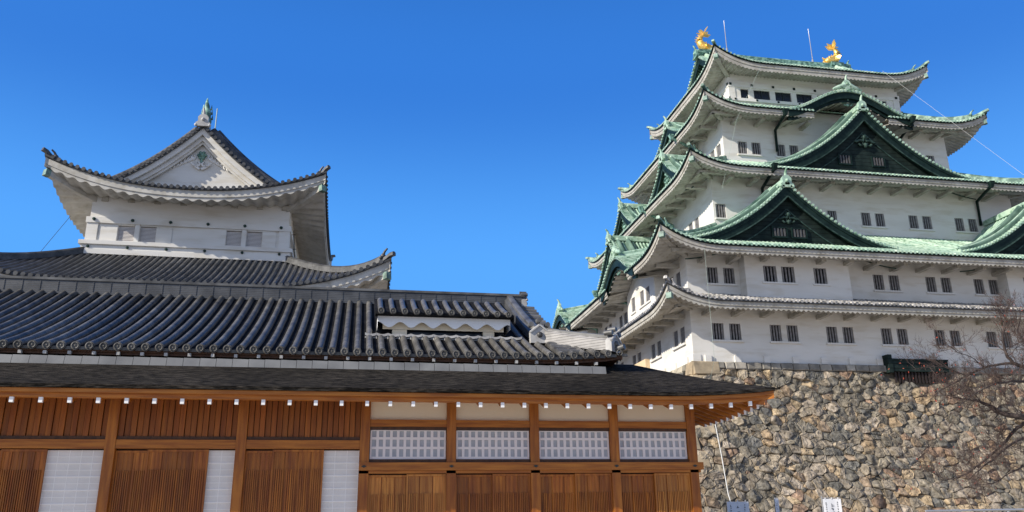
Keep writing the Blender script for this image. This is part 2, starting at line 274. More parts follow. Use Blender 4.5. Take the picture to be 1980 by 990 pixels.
# ------------------------------------------------------------------ roof pieces
class Side:
    """one slope of a hipped roof: eave at t=s_e of frame fr, facade length L, curved up towards its corners"""
    def __init__(s, fr, L, se, run, ze, a, b, lift, Ld, pw=2.2, tg=None, verge=None, tl=None):
        s.fr, s.L, s.se, s.run, s.ze, s.a, s.b, s.lift, s.Ld, s.pw = fr, L, se, run, ze, a, b, lift, Ld, pw
        s.tg = run if tg is None else tg; s.verge = s.tg if verge is None else verge; s.tl = tl or run
    def dist(s, u): return np.minimum(u-s.se, s.L-s.se-u)
    def z(s, u, tau):
        c = np.clip(1-np.maximum(s.dist(u), 0)/s.Ld, 0, 1)
        return s.ze+s.a*tau+s.b*tau*tau+s.lift*c**s.pw*np.clip(1-tau/s.tl, 0, 1)**1.3
    def tmax(s, u):
        d = s.dist(u); return np.where(d < s.verge, np.minimum(np.maximum(d, 0), s.tg), s.run)
    def P(s, u, tau, dz=0.0): return s.fr.p(u, s.se+tau, s.z(u, tau)+dz)
    def sheet(s, mb, skip=(), edge=0.12, me=None):
        w = np.linspace(0, 1, 73); w = 0.5*w+0.5*(0.5-0.5*np.cos(np.pi*w))
        parts = [(0, s.tg, 6)]+([(s.tg, s.run, 7)] if s.run > s.tg+.01 else [])
        for t0, t1, n in parts:
            tau = np.linspace(t0, t1, n)[:, None]
            ins = tau if t0 == 0 else np.full_like(tau, s.verge)
            lo = s.se+ins; hi = s.L-s.se-ins; u = lo+(hi-lo)*w[None]; tt = np.broadcast_to(tau, u.shape)
            mk = np.ones((n-1, 72), bool)
            for a_, b_, td in skip:
                uc = (u[:-1, :-1]+u[1:, 1:])/2; mk &= ~((uc > a_) & (uc < b_) & (tt[:-1, :-1] < td))
            mb.grid(s.P(u, tt), True, mk)
        u = s.se+(s.L-2*s.se)*w; mk = np.ones((1, 72), bool); uc = (u[1:]+u[:-1])/2
        for a_, b_, td in skip: mk[0] &= ~((uc > a_) & (uc < b_))
        me = me or mb
        me.grid(np.stack([s.P(u, 0*u, 0), s.P(u, 0*u, -edge), ]), False, mk)
        me.grid(np.stack([s.P(u, 0*u, -edge), s.P(u, 0*u+.25, -edge-.02)]), False, mk)
    def rolls(s, mb, sp, r, n=5, skip=(), m_=5, discs=True, dn=8, start=None, rim=None):
        K = int((s.L-2*s.se-2*r)//sp); u = (s.L/2)+(np.arange(K+1)-K/2)*sp if start is None else np.arange(start, s.L-s.se-r, sp)
        u = u[s.tmax(u) > 0.25]; t0 = np.zeros_like(u)-0.04
        for a_, b_, td in skip: t0 = np.where((u > a_) & (u < b_), td, t0)
        u_ = u; t1 = s.tmax(u); k = t1 > t0+.1; u_, t0, t1 = u_[k], t0[k], t1[k]
        w = np.linspace(0, 1, n); tau = t0[:, None]+(t1-t0)[:, None]*w
        U = np.broadcast_to(u_[:, None], tau.shape); th = np.linspace(0, np.pi, m_)
        base = s.P(U, np.maximum(tau, 0)); base = base+s.fr.T*np.minimum(tau, 0)[..., None]
        V = base[:, :, None]+r*np.cos(th)[None, None, :, None]*s.fr.U+r*1.3*np.sin(th)[None, None, :, None]*np.array([0, 0, 1.])
        i = np.arange(V[..., 0].size).reshape(V.shape[:3])
        q = np.stack([i[:, :-1, :-1], i[:, 1:, :-1], i[:, 1:, 1:], i[:, :-1, 1:]], -1).reshape(-1, 4)
        mb.raw(V, q, True); mb.tint[-1] = np.repeat(RNG.uniform(.72, 1.22, len(u_)), n*m_)[:, None]*np.ones(3)
        if discs:
            for c in base[t0 < 0, 0]: (rim or mb).disc(c-s.fr.T*.012+np.array([0, 0, .01]), s.fr.U, (0, 0, 1), r*1.2, dn)
        return u_
    def eaves(s, mb, over, rib=0.36, amp=0.06, top=0.13, mid=0.42, bot=0.60, slope=0.30, skip=(), spw=6):
        """white plastered fascia in two steps and the ribbed soffit behind it"""
        n = max(8, int((s.L-2*s.se)/rib*spw)); u = np.linspace(s.se+.06, s.L-s.se-.06, n); d = np.maximum(s.dist(u), 0)
        cor = amp*np.cos(2*np.pi*(u-s.L/2)/rib)
        mk = np.ones((1, n-1), bool); uc = (u[1:]+u[:-1])/2
        for a_, b_, td in skip: mk[0] &= ~((uc > a_) & (uc < b_))
        t1 = np.minimum(.12, d); t2 = np.minimum(.18, d); t3 = np.minimum(over, d); zz = s.z(u, 0*u)
        R = lambda t, z: s.fr.p(u, s.se+t, z)
        mb.grid(np.stack([R(t1, zz-top), R(t1, zz-mid)]), False, mk)
        mb.grid(np.stack([R(t1, zz-mid), R(t2, zz-mid)]), False, mk)
        mb.grid(np.stack([R(t2, zz-mid), R(t2, zz-bot+cor)]), False, mk)
        rows = []
        for f in (0, .33, .66, 1):
            t = t2+(t3-t2)*f
            zc = s.ze+s.lift*np.clip(1-d/s.Ld, 0, 1)**s.pw*np.clip(1-np.maximum(t-.18, 0)/s.tl, 0, 1)**1.3-bot+slope*np.maximum(t-.18, 0)+cor
            rows.append(R(t, zc))
        mb.grid(np.stack(rows), True, np.repeat(mk, 3, 0))
    def hip(s, side='L', n=12, t0=0.0, t1=None):       # points along the hip line from the tip inwards
        t1 = s.tg if t1 is None else t1; tau = np.linspace(t0, t1, n); u = s.se+tau if side == 'L' else s.L-s.se-tau
        return s.P(u, tau)

def hip_ridge(mb, s, side, w=.42, h=.42, t_in=None, lead=.9, ornament=True):
    H = s.hip(side, 14, lead, t_in); mb.sweep(H, w, h)
    tip = s.hip(side, 6, -.13, lead+.2); tip[:, 2] += np.array([.14, .08, .04, .02, 0, 0]); mb.sweep(tip, w*.62, h*.55)
    if ornament:
        d = H[0]-H[1]; d[2] = 0; d /= np.linalg.norm(d); S = np.array([-d[1], d[0], 0])
        c = H[0]+np.array([0, 0, h*.55])
        for q in (-1, 1): mb.ball(c+S*q*w*.42+np.array([0, 0, h*.05]), w*.26, 7, 5)
        mb.ball(c+np.array([0, 0, h*.35]), w*.36, 8, 6); mb.tube([c+np.array([0, 0, h*.5]), c+d*.12+np.array([0, 0, h*.95]), c+d*.3+np.array([0, 0, h*1.25])], [w*.2, w*.16, w*.12], 6)

def corner_rafter(mb, mbcap, s, over, w=.34, h=.34, below=.62):
    a = s.P(np.array([s.se+.25]), np.array([.25]))[0]-np.array([0, 0, below+.02]); t = over+.1
    d0 = s.fr.p(s.se+t, s.se+t, s.ze-below+.30*over)
    mb.sweep([d0-np.array([0, 0, h]), (a+d0)/2-np.array([0, 0, h+.06]), a-np.array([0, 0, h])], w, h, round_top=False)
    d = a-d0; d[2] = 0; d /= np.linalg.norm(d)
    mbcap.sweep([a-d*.05-np.array([0, 0, h+.03]), a+d*.22-np.array([0, 0, h-.0])], w+.04, h+.04, round_top=False)

def brackets(par, fr, us, t_wall, reach, z, w=.34, h=.26, beam=True, u0=None, u1=None):
    for u in us: mb = MB(); mb.fbox(fr, u-w/2, u+w/2, t_wall-reach, t_wall+.05, z-h, z); mb.build('bracket', EAVE, par)
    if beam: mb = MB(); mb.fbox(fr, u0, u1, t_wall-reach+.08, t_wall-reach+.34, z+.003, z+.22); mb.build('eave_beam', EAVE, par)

def wall_holes(mb, fr, u0, u1, t, z0, z1, holes=(), depth=.22):
    us = sorted({u0, u1, *[v for h in holes for v in h[:2]]}); zs = sorted({z0, z1, *[v for h in holes for v in h[2:]]})
    us = [v for v in us if u0 <= v <= u1]; zs = [v for v in zs if z0 <= v <= z1]
    V = fr.p(np.array(us)[:, None], t, np.array(zs)[None]); n = len(zs); Q = []
    for i in range(len(us)-1):
        for j in range(n-1):
            cu, cz = (us[i]+us[i+1])/2, (zs[j]+zs[j+1])/2
            if any(a < cu < b and c < cz < d for a, b, c, d in holes): continue
            Q.append((i*n+j, (i+1)*n+j, (i+1)*n+j+1, i*n+j+1))
    mb.raw(V, Q)
    for a, b, c, d in holes:
        o = fr.p([a, b, b, a], t, [c, c, d, d]); i = fr.p([a, b, b, a], t+depth, [c, c, d, d])
        mb.raw(np.concatenate([o, i]), [(k, (k+1) % 4, 4+(k+1) % 4, 4+k) for k in range(4)])

# ------------------------------------------------------------------ gables and arched eaves
def rake(s, k=.75): return s*(1+k*(1-s))
class Gable:
    def __init__(g, fr, c, tp, hw, zb, za, tb, k=.75, over=.55):
        g.fr, g.c, g.tp, g.hw, g.zb, g.za, g.tb, g.k, g.over = fr, c, tp, hw, zb, za, tb, k, over
    def zr(g, s): return g.za-(g.za-g.zb)*rake(np.abs(s), g.k)
    def curve(g, sg, t, n=17, s0=0., s1=1., dz=0.0):
        s = np.linspace(s0, s1, n); return g.fr.p(g.c+sg*s*g.hw, t, g.zr(s)+dz)
    def roof(g, mb, sp=.33, r=.085, ridge_h=.5, back_s1=1.0, descending=(.75,), rolls=True, bed=None):
        tf = g.tp-g.over; bed = bed or mb
        for sg in (-1, 1):
            bed.grid(np.stack([g.curve(sg, tf), g.curve(sg, (tf+g.tb)/2), g.curve(sg, g.tb)]), True)
            bed.grid(np.stack([g.curve(sg, tf), g.curve(sg, tf, dz=-.11)]), False)
            if rolls:
                th = np.linspace(0, np.pi, 5)
                for t in np.arange(tf+.7, g.tb, sp):       # tile rows running down the slope
                    C = g.curve(sg, t, 13)
                    mb.grid(C[:, None]+r*np.cos(th)[None, :, None]*g.fr.T+1.15*r*np.sin(th)[None, :, None]*np.array([0, 0, 1.]), True)
            # short verge tiles set across the rake
            C = g.curve(sg, tf, 80); ln = np.concatenate([[0], np.cumsum(np.linalg.norm(np.diff(C, axis=0), axis=1))])
            for q in np.arange(.12, ln[-1], sp):
                p = np.array([np.interp(q, ln, C[:, i]) for i in range(3)])+np.array([0, 0, .05])
                mb.tube([p-g.fr.T*.07, p+g.fr.T*.55], r*1.25, 7)
            for j, dt in enumerate(descending):
                C = g.curve(sg, tf+dt, 15, .04, .93-.1*j, .06); (bed if bed is not mb else mb).sweep(C, .30, .40+.17*j); mb.sweep(C+np.array([0, 0, .40+.17*j]), .20, .09)
                e = C[-1]+np.array([0, 0, .2]); mb.ball(e, .2, 7, 5); mb.ball(e+np.array([0, 0, .22])+g.fr.U*sg*.15, .12, 6, 4)
        R = [g.fr.p(g.c, tf+.05, g.za+.02), g.fr.p(g.c, (tf+g.tb)/2, g.za+.02), g.fr.p(g.c, g.tb, g.za+.02)]
        mb.sweep(R, .42, ridge_h)
        onigawara(mb, g.fr, g.c, tf-.02, g.za-.06)
    def boards(g, mb, bh=.72, th=.16, dt=.12, top=.12, s1=1.0, grow=.35):
        tf = g.tp-g.over+dt
        for sg in (-1, 1):
            s = np.linspace(0, s1, 21); u = g.c+sg*s*g.hw; zt = g.zr(s)-top; zb = zt-bh*(1+grow*(1-s))
            A = g.fr.p(u, tf, zt); B = g.fr.p(u, tf, zb); C = g.fr.p(u, tf+th, zb); Dd = g.fr.p(u, tf+th, zt)
            mb.grid(np.stack([A, B], 0), False); mb.grid(np.stack([B, C], 0), False); mb.grid(np.stack([C, Dd], 0), False)
    def trim(g, mb, drop, w=.10, dt=.1):                 # thin moulding lines on the boards
        for sg in (-1, 1):
            s = np.linspace(0, 1, 21); z = g.zr(s)-drop*(1+.35*(1-s)); P = g.fr.p(g.c+sg*s*g.hw, g.tp-g.over+dt, z)
            mb.sweep(P, .06, w, round_top=False, up=(0, 0, 1))
    def wall(g, mb, drop=.2, base=None):
        s = np.linspace(-1, 1, 41); u = g.c+s*g.hw; zt = g.zr(s)-drop; b = g.zb-.4 if base is None else base
        mb.grid(np.stack([g.fr.p(u, g.tp, np.maximum(zt, b)), g.fr.p(u, g.tp, np.full_like(u, b))]), False)

def onigawara(mb, fr, c, t, z, k=1.0):
    poly = [(-.42, -.25), (-.50, .0), (-.34, .12), (-.36, .45), (-.22, .62), (0, .70), (.22, .62), (.36, .45), (.34, .12), (.50, 0), (.42, -.25)]
    mb.prism([(c+x*k, z+y*k) for x, y in poly], fr, t-.05, t+.22*k)
    for q in (-1, 1): mb.ball(fr.p(c+q*.46*k, t+.02, z-.16*k), .13*k, 7, 5)
    mb.ball(fr.p(c, t-.06, z+.26*k), .14*k, 8, 5)
    a = fr.p(c, t+.08, z+.65*k); mb.tube([a, a+np.array([0, 0, .28*k])-fr.T*.05, a+np.array([0, 0, .5*k])-fr.T*.22*k], [.13*k, .10*k, .06*k], 7)

def pendant(mb, fr, c, t, z, k=1.0):                     # carved gable pendant: boss, scrolls and leaves
    a = np.linspace(0, 2*np.pi, 6, endpoint=False)
    mb.ball(fr.p(c, t-.06, z), .22*k, 9, 6)
    for q in a: mb.ball(fr.p(c+.24*k*math.cos(q), t-.02, z+.24*k*math.sin(q)), .12*k, 6, 4)
    for sg in (-1, 1):
        th = np.linspace(0, 4.2, 14); rr = (.34-.055*th)*k
        mb.tube(fr.p(c+sg*(.30*k+rr*np.cos(th)*.9), t-.03, z-.62*k-rr*np.sin(th)*.7), np.linspace(.10, .05, 14)*k, 6)
        mb.tube(fr.p(c+sg*np.array([.1, .45, .8, 1.05])*k, t-.02, z-np.array([.35, .28, .45, .40])*k), np.array([.10, .13, .10, .03])*k, 6)
    mb.ball(fr.p(c, t-.03, z-.75*k), .2*k, 8, 5, (1, 1, 1.2))

class Arch:                                              # undulating (karahafu) eave
    def __init__(g, fr, c, hw, H, ze, t0, tb, rise=.25): g.fr, g.c, g.hw, g.H, g.ze, g.t0, g.tb, g.rise = fr, c, hw, H, ze, t0, tb, rise
    def f(g, s):
        b = .5+.5*np.cos(np.pi*np.clip(s, -1, 1)); return g.H*b**.85
    def pts(g, t, dz=0., n=49, s0=-1., s1=1.):
        s = np.linspace(s0, s1, n); return g.fr.p(g.c+s*g.hw, t, g.ze+g.f(s)+dz+g.rise*(t-g.t0))
    def roof(g, mb, sp=.33, r=.085):
        mb.grid(np.stack([g.pts(g.t0), g.pts((g.t0+g.tb)/2), g.pts(g.tb)]), True)
        mb.grid(np.stack([g.pts(g.t0), g.pts(g.t0, -.14)]), False); mb.grid(np.stack([g.pts(g.t0, -.14), g.pts(g.t0+.3, -.2)]), False)
        th = np.linspace(0, np.pi, 5)
        C = g.pts(g.t0, 0, 200); ln = np.concatenate([[0], np.cumsum(np.linalg.norm(np.diff(C, axis=0), axis=1))]); N_ = int(ln[-1]/sp)
        for q in (np.arange(N_)+.5)*ln[-1]/N_:
            p = np.array([np.interp(q, ln, C[:, i]) for i in range(3)])
            e = p+g.fr.T*(g.tb-g.t0)+np.array([0, 0, g.rise*(g.tb-g.t0)]); b = np.stack([p-g.fr.T*.05, e])
            mb.grid(b[:, None]+r*np.cos(th)[None, :, None]*g.fr.U+1.15*r*np.sin(th)[None, :, None]*np.array([0, 0, 1.]), True)
            mb.disc(p-g.fr.T*.06, g.fr.U, (0, 0, 1), r*1.2, 8)
        z = g.ze+g.H; R = [g.fr.p(g.c, t, z+.02+g.rise*(t-g.t0)) for t in (g.t0+.1, g.tb)]; mb.sweep(R, .42, .38)
    def fascia(g, mb, h1=.62, h2=.30):
        for dt, z0, z1 in ((.14, -.14, -.14-h1), (.34, -.14-h1+.1, -.14-h1-h2)):
            A, B, C = g.pts(g.t0+dt, z0), g.pts(g.t0+dt, z1), g.pts(g.t0+dt+.2, z1)
            mb.grid(np.stack([A, B]), False); mb.grid(np.stack([B, C]), False)
            for k in (0, -1):
                mb.raw([A[k], B[k], C[k], C[k]+(A[k]-B[k])], [(0, 1, 2, 3)])
    def soffit(g, mb, tw, drop=1.0):
        mb.grid(np.stack([g.pts(g.t0+.4, -drop), g.pts(tw, -drop-.1)]), True)
        for s in np.linspace(-.85, .85, 15):
            p = g.pts(g.t0+.4, -drop-.12, 3, s-.01, s+.01)[1]; q = g.pts(tw, -drop-.2, 3, s-.01, s+.01)[1]
            mb.sweep([p, q], .16, .16, round_top=False)

# ------------------------------------------------------------------ ground
g = MB(); g.box(-700, 700, -700, 700, -1, 0); gr = g.build('ground', GRAVEL); gr['kind'] = 'structure'

# ------------------------------------------------------------------ main keep
X1, D, NS, EW = 22.06, 50.8, 36.4, 32.0
ZB = 11.5
E_ = Fr((X1, D), (1, 0), (0, 1)); S_ = Fr((X1, D+EW), (0, -1), (1, 0))
N_ = Fr((X1+NS, D), (0, 1), (-1, 0)); W_ = Fr((X1+NS, D+EW), (-1, 0), (0, -1))
FR4 = ((E_, NS), (S_, EW), (N_, NS*0+EW), (W_, NS))
keep = thing('castle_keep', 'tall white five-storey castle keep with green copper roofs and golden fish on the ridge', 'castle', (X1, D, ZB))

def win_proto(name, w, h, parent, bars=4, depth=.20):
    mb = MB(); mb.box(-w/2+.002, w/2-.002, depth-.03, depth-.01, .002, h-.002)
    o = mb.build(name, GLASS_DARK); o.location = (0, 0, 0)
    b = MB()
    for k in range(bars):
        x = -w/2+w*(k+.5)/bars; b.box(x-.055, x+.055, depth-.15, depth-.07, .003, h-.003)
    bo = b.build('bars', BARS); bo.parent = o
    return o
def put_window(proto, fr, u, t, z, root, first):
    o = proto if first else proto.copy()
    if not first:
        COL.objects.link(o)
        for c in proto.children:
            d = c.copy(); COL.objects.link(d); d.parent = o
    o.parent = root; p = fr.p(u, t, z); o.location = p-np.array(root.location); o.rotation_euler = (0, 0, fr.rot())
    return o
WP = {}
def window(root, fr, u, t, z, w=.83, h=1.17, bars=4):
    k = (w, h, bars); first = k not in WP
    if first: WP[k] = win_proto('window', w, h, root, bars)
    put_window(WP[k], fr, u, t, z, root, first)
    return (u-w/2, u+w/2, z, z+h)
def pairs(root, fr, centers, t, z, w=.83, h=1.17, gap=.625):
    H = []
    for c in centers: H += [window(root, fr, c-gap, t, z, w, h), window(root, fr, c+gap, t, z, w, h)]
    return H
def sills(mb, fr, centers, t, z, half=1.15):
    for c in centers: mb.fbox(fr, c-half, c+half, t-.14, t+.02, z-.14, z-.012)

PC = [2.55+4.24*k for k in range(8)]                  # window pair centres on the long face
PS = [3.0+4.3*k for k in range(7)]
# first storey ---------------------------------------------------------------
mb = MB(); H = pairs(keep, E_, PC, 0, 12.98); wall_holes(mb, E_, 0, NS, 0, ZB-.05, 15.9, H); sills(mb, E_, PC, 0, 12.98)
HS = pairs(keep, S_, [EW-c for c in (2.2, 6.8, 11.2, 15.6, 20.0, 24.4)], 0, 12.98); wall_holes(mb, S_, 0, EW, 0, ZB-.05, 15.9, HS)
sills(mb, S_, [EW-c for c in (2.2, 6.8, 11.2, 15.6, 20.0, 24.4)], 0, 12.98)
wall_holes(mb, N_, 0, EW, 0, ZB-.05, 15.9); wall_holes(mb, W_, 0, NS, 0, ZB-.05, 15.9)
for k in range(17):
    if not 14.0 < 1.0+2.12*k < 18.9: mb.fbox(E_, .78+2.12*k, 1.22+2.12*k, -.14, .02, ZB-.03, ZB+.42)
    if k < 15: mb.fbox(S_, EW-1.22-2.12*k, EW-.78-2.12*k, -.14, .02, ZB-.03, ZB+.42)
mb.fbox(E_, -.06, .5, -.06, .4, ZB-.03, ZB+.46)
mb.build('wall', PLASTER, keep)
# second storey with its projecting bays -------------------------------------
mb = MB(); EB = ((3.9, 11.8), (24.6, 32.5)); SB = ((3.9, 10.1), (EW-10.1, EW-3.9))
C2 = [PC[0], PC[3], PC[4], 23.7-.1, PC[7]]
C2 = [2.5, 15.3, 19.55, 23.75-.2]
H = pairs(keep, E_, C2, 0, 16.95); wall_holes(mb, E_, 0, NS, 0, 15.95, 19.9, H); sills(mb, E_, C2, 0, 16.95)
for a, b in EB:
    hb = [window(keep, E_, a+x, -.9, 16.95, .98, 1.17) for x in (1.85, 3.2, 5.65)]
    wall_holes(mb, E_, a, b, -.9, 15.5, 19.6, hb)
    for u in (a, b): mb.grid(np.stack([E_.p(u, [-.9, 0.05], 15.5), E_.p(u, [-.9, .05], 19.6)]), False)
    mb.fbox(E_, a+1.2, a+3.85, -1.0, -.88, 16.82, 16.938); mb.fbox(E_, a+5.0, a+6.3, -1.0, -.88, 16.82, 16.938)
sc = [EW-2.2, EW-14, EW-18.3]
H = pairs(keep, S_, sc, 0, 16.95); wall_holes(mb, S_, 0, EW, 0, 15.95, 19.9, H); sills(mb, S_, sc, 0, 16.95)
for a, b in SB:
    m0 = (a+b)/2; hb = [window(keep, S_, m0+x, -.9, 16.95) for x in (1.6, .35, -1.7)]
    wall_holes(mb, S_, a, b, -.9, 15.5, 20.6, hb); mb.fbox(S_, m0-.3, m0+2.2, -1.0, -.88, 16.82, 16.938); mb.fbox(S_, m0-2.3, m0-1.1, -1.0, -.88, 16.82, 16.938)
    for u in (a, b): mb.grid(np.stack([S_.p(u, [-.9, 0.05], 15.5), S_.p(u, [-.9, .05], 20.6)]), False)
wall_holes(mb, N_, 0, EW, 0, 15.95, 19.9); wall_holes(mb, W_, 0, NS, 0, 15.95, 19.9)
mb.build('wall', PLASTER, keep)
# third and fourth storeys ----------------------------------------------------
def storey(off, z0, z1, ec, es, sc_, zw, sgl=(), ssgl=()):
    mb = MB(); H = pairs(keep, E_, ec, off, zw)+[window(keep, E_, u, off, zw) for u in es]
    wall_holes(mb, E_, off, NS-off, off, z0, z1, H); sills(mb, E_, ec, off, zw); sills(mb, E_, es, off, zw, .52)
    H = pairs(keep, S_, sc_, off, zw); wall_holes(mb, S_, off, EW-off, off, z0, z1, H); sills(mb, S_, sc_, off, zw)
    wall_holes(mb, N_, off, EW-off, off, z0, z1); wall_holes(mb, W_, off, NS-off, off, z0, z1)
    mb.build('wall', PLASTER, keep)
storey(4.69, 22.3, 28.2, [14.2, 18.45, 22.74, 27.0], [5.3, 31.1], [EW-8.6, EW-13.4, EW-18.0, EW-22.8], 23.70)
storey(7.5, 29.6, 35.2, [9.85, 13.6-.25, 22.8, 26.5], [], [EW-9.1, EW-16, EW-22.8], 30.72)
# fifth storey: long windows between posts, nageshi rails with bolt caps -------
mb = MB(); o5 = 9.71
op = [(10.80, 11.58)]+[(11.58+.5+2.1*k, 11.58+.5+2.1*k+1.58) for k in range(6)]+[(24.7, 25.45)]
H = [(a, b, 37.38, 38.32) for a, b in op]
wall_holes(mb, E_, o5, NS-o5, o5, 36.4, 41.2, H, .16)
ops = [(EW-a-w_, EW-a) for a, w_ in ((10.9, .7), (12.2, 1.5), (14.3, 1.5), (16.4, 1.5), (18.5, 1.5), (20.5, .7))]
wall_holes(mb, S_, o5, EW-o5, o5, 36.4, 41.2, [(a, b, 37.38, 38.32) for a, b in ops], .16)
wall_holes(mb, N_, o5, EW-o5, o5, 36.4, 41.2); wall_holes(mb, W_, o5, NS-o5, o5, 36.4, 41.2)
for i, (fr, L) in enumerate(FR4):
    e = lambda k: -k if i in (0, 3) else .012
    mb.fbox(fr, o5+e(.10), L-o5-e(.10), o5-.10, o5+.01, 38.42, 38.95); mb.fbox(fr, o5+e(.16), L-o5-e(.16), o5-.16, o5+.01, 37.02, 37.30)
    mb.fbox(fr, o5+e(.06), o5+.55, o5-.06, o5+.01, 37.31, 38.415); mb.fbox(fr, L-o5-.55, L-o5-e(.06), o5-.06, o5+.01, 37.31, 38.415)
mb.build('wall', PLASTER, keep)
for fr, hh in ((E_, op), (S_, ops)):
    for a, b in hh:
        mb = MB(); mb.fbox(fr, a+.003, b-.003, o5+.13, o5+.15, 37.383, 38.317); o = mb.build('window', GLASS_DARK, keep)
        if b-a > 1: mb = MB(); mb.fbox(fr, (a+b)/2-.02, (a+b)/2+.02, o5+.07, o5+.11, 37.383, 38.317); mb.build('mullion', IRON, o)
mb = MB()
for fr, L in FR4[:3]:
    for u in np.arange(o5+.12, L-o5, 2.075): mb = MB(); mb.fbox(fr, u-.10, u+.10, o5-.17, o5-.09, 38.58, 38.78); mb.build('bolt_cap', COPPER_DARK, keep); mb = MB(); mb.fbox(fr, u+.25, u+.42, o5-.21, o5-.15, 37.08, 37.24); mb.build('bolt_cap', COPPER_DARK, keep)

# the five roofs ---------------------------------------------------------------
def tier(se, run, ze, a, b, lift, Ld, over, tile, root=keep, fr4=FR4, sp=.33, r=.085, skips={}, rib=.36, tg=None, verge=None, bot=.60, mid=.40, amp=.058, top=.12, pw=2.5, gable_axis=None, ridge=.42, slope=.30, name='roof', ns=4, tile_rim=None, roll_m=5, bed=None, edge_m=None, lead=.9, hipm=None, evm=None):
    mr, mq = MB(), MB()
    ms, me = MB(), MB(); sides = []; caps = []
    rim = MB() if tile_rim else None
    for i, (fr, L) in enumerate(fr4[:ns]):
        is_g = gable_axis is not None and i in gable_axis
        s = Side(fr, L, se, (tg if is_g else run), ze, a, b, lift, Ld, pw, tg if tg else None, (None if is_g or tg is None else verge), tl=tg or run)
        sk = skips.get(i, ()); s.sheet(ms, sk, .12, mq); s.rolls(mr, sp, r, 6, sk, rim=rim, m_=roll_m); s.eaves(me, over, rib, amp, top, mid, bot, slope, sk)
        mh, mc = MB(), MB(); hip_ridge(mh, s, 'L', ridge, ridge, lead=lead); corner_rafter(me, mc, s, over, below=bot); caps.append((mh, mc))
        sides.append(s)
    o = ms.build(name, bed or COPPER_BED, root); mr.build('tile_rolls', tile, o); mq.build('eave_edge_shade', edge_m or COPPER_DARK, o); me.build('eaves', evm or EAVE, o)  # strip below the tiles coloured dark to stand for shade between tile ends
    for mh, mc in caps: mh.build('hip_ridge', hipm or tile, o); mc.build('rafter_cap', COPPER_CAP, o)
    if rim: rim.build('tile_ends', tile_rim, o)
    return o, sides
# 1: grey mortared tiles
r1, s1 = tier(-2.55, 2.55, 15.17, .33, .02, 1.1, 4.4, 2.5, TILE_PALE, sp=.31, r=.085, bed=TILE_OLD, edge_m=TILE_SK)
brackets(r1, E_, [1.0+2.12*k for k in range(17)], 0, 1.5, 14.86, u0=-1.4, u1=NS+1.4)
brackets(r1, S_, [EW-1.0-2.12*k for k in range(15)], 0, 1.5, 14.86, u0=-1.4, u1=EW+1.4)
# 2: copper, two gables on the long face, two arched eaves and a gable on the south face
K2 = [(7.0, 4.0), (EW-7.0, 4.0)]
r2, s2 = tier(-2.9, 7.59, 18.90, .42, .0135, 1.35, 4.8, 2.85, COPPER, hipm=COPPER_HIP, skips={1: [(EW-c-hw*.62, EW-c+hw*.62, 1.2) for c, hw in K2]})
brackets(r2, E_, [1.0+2.12*k for k in range(17)], 0, 1.7, 18.62, u0=-1.6, u1=NS+1.6)
brackets(r2, S_, [1.0+2.12*k for k in range(15) if not any(abs(1.0+2.12*k-(EW-c)) < 3 for c, _ in K2)], 0, 1.7, 18.62, beam=False)
# 3
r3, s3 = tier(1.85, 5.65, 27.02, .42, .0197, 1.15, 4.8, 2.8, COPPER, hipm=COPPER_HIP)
brackets(r3, E_, [4.69+1.0+2.12*k for k in range(12)], 4.69, 1.7, 26.72, u0=3.1, u1=NS-3.1); brackets(r3, S_, [EW-5.69-2.12*k for k in range(10)], 4.69, 1.7, 26.72, u0=3.1, u1=EW-3.1)
# 4: arched eave in the middle of the long face
r4, s4 = tier(4.9, 4.81, 33.92, .48, .0255, 1.3, 4.8, 2.6, COPPER, hipm=COPPER_HIP, skips={0: [(18.2-3.5, 18.2+3.5, 1.2)]})
brackets(r4, E_, [7.5+1.0+2.12*k for k in range(10) if abs(8.5+2.12*k-18.2) > 2.4], 7.5, 1.5, 33.60, u0=6.1, u1=14.6); mb = MB(); mb.fbox(E_, 21.8, NS-6.1, 6.09, 6.34, 33.6, 33.82); mb.build('eave_beam', EAVE, r4)
brackets(r4, S_, [EW-8.5-2.12*k for k in range(8)], 7.5, 1.5, 33.60, u0=6.1, u1=EW-6.1)
# 5: hip and gable, ridge along the long face
r5, s5 = tier(7.6, EW/2-7.6, 39.90, .40, .0303, 1.5, 5.2, 2.1, COPPER, hipm=COPPER_HIP, tg=3.0, verge=2.3, gable_axis=(1, 2), bot=.80, mid=.45)
mb = MB(); yr = EW/2; zr5 = 39.90+.40*8.4+.0303*8.4**2
mb.sweep([E_.p(u, yr, zr5-.1+.18*abs((u-18.2)/8.3)**2.5) for u in np.linspace(9.9, 26.5, 15)], .6, .62)
onigawara(mb, S_, EW/2, 9.75, zr5); onigawara(mb, N_, EW/2, 9.75, zr5)
mb.build('ridge', COPPER_MID, r5)

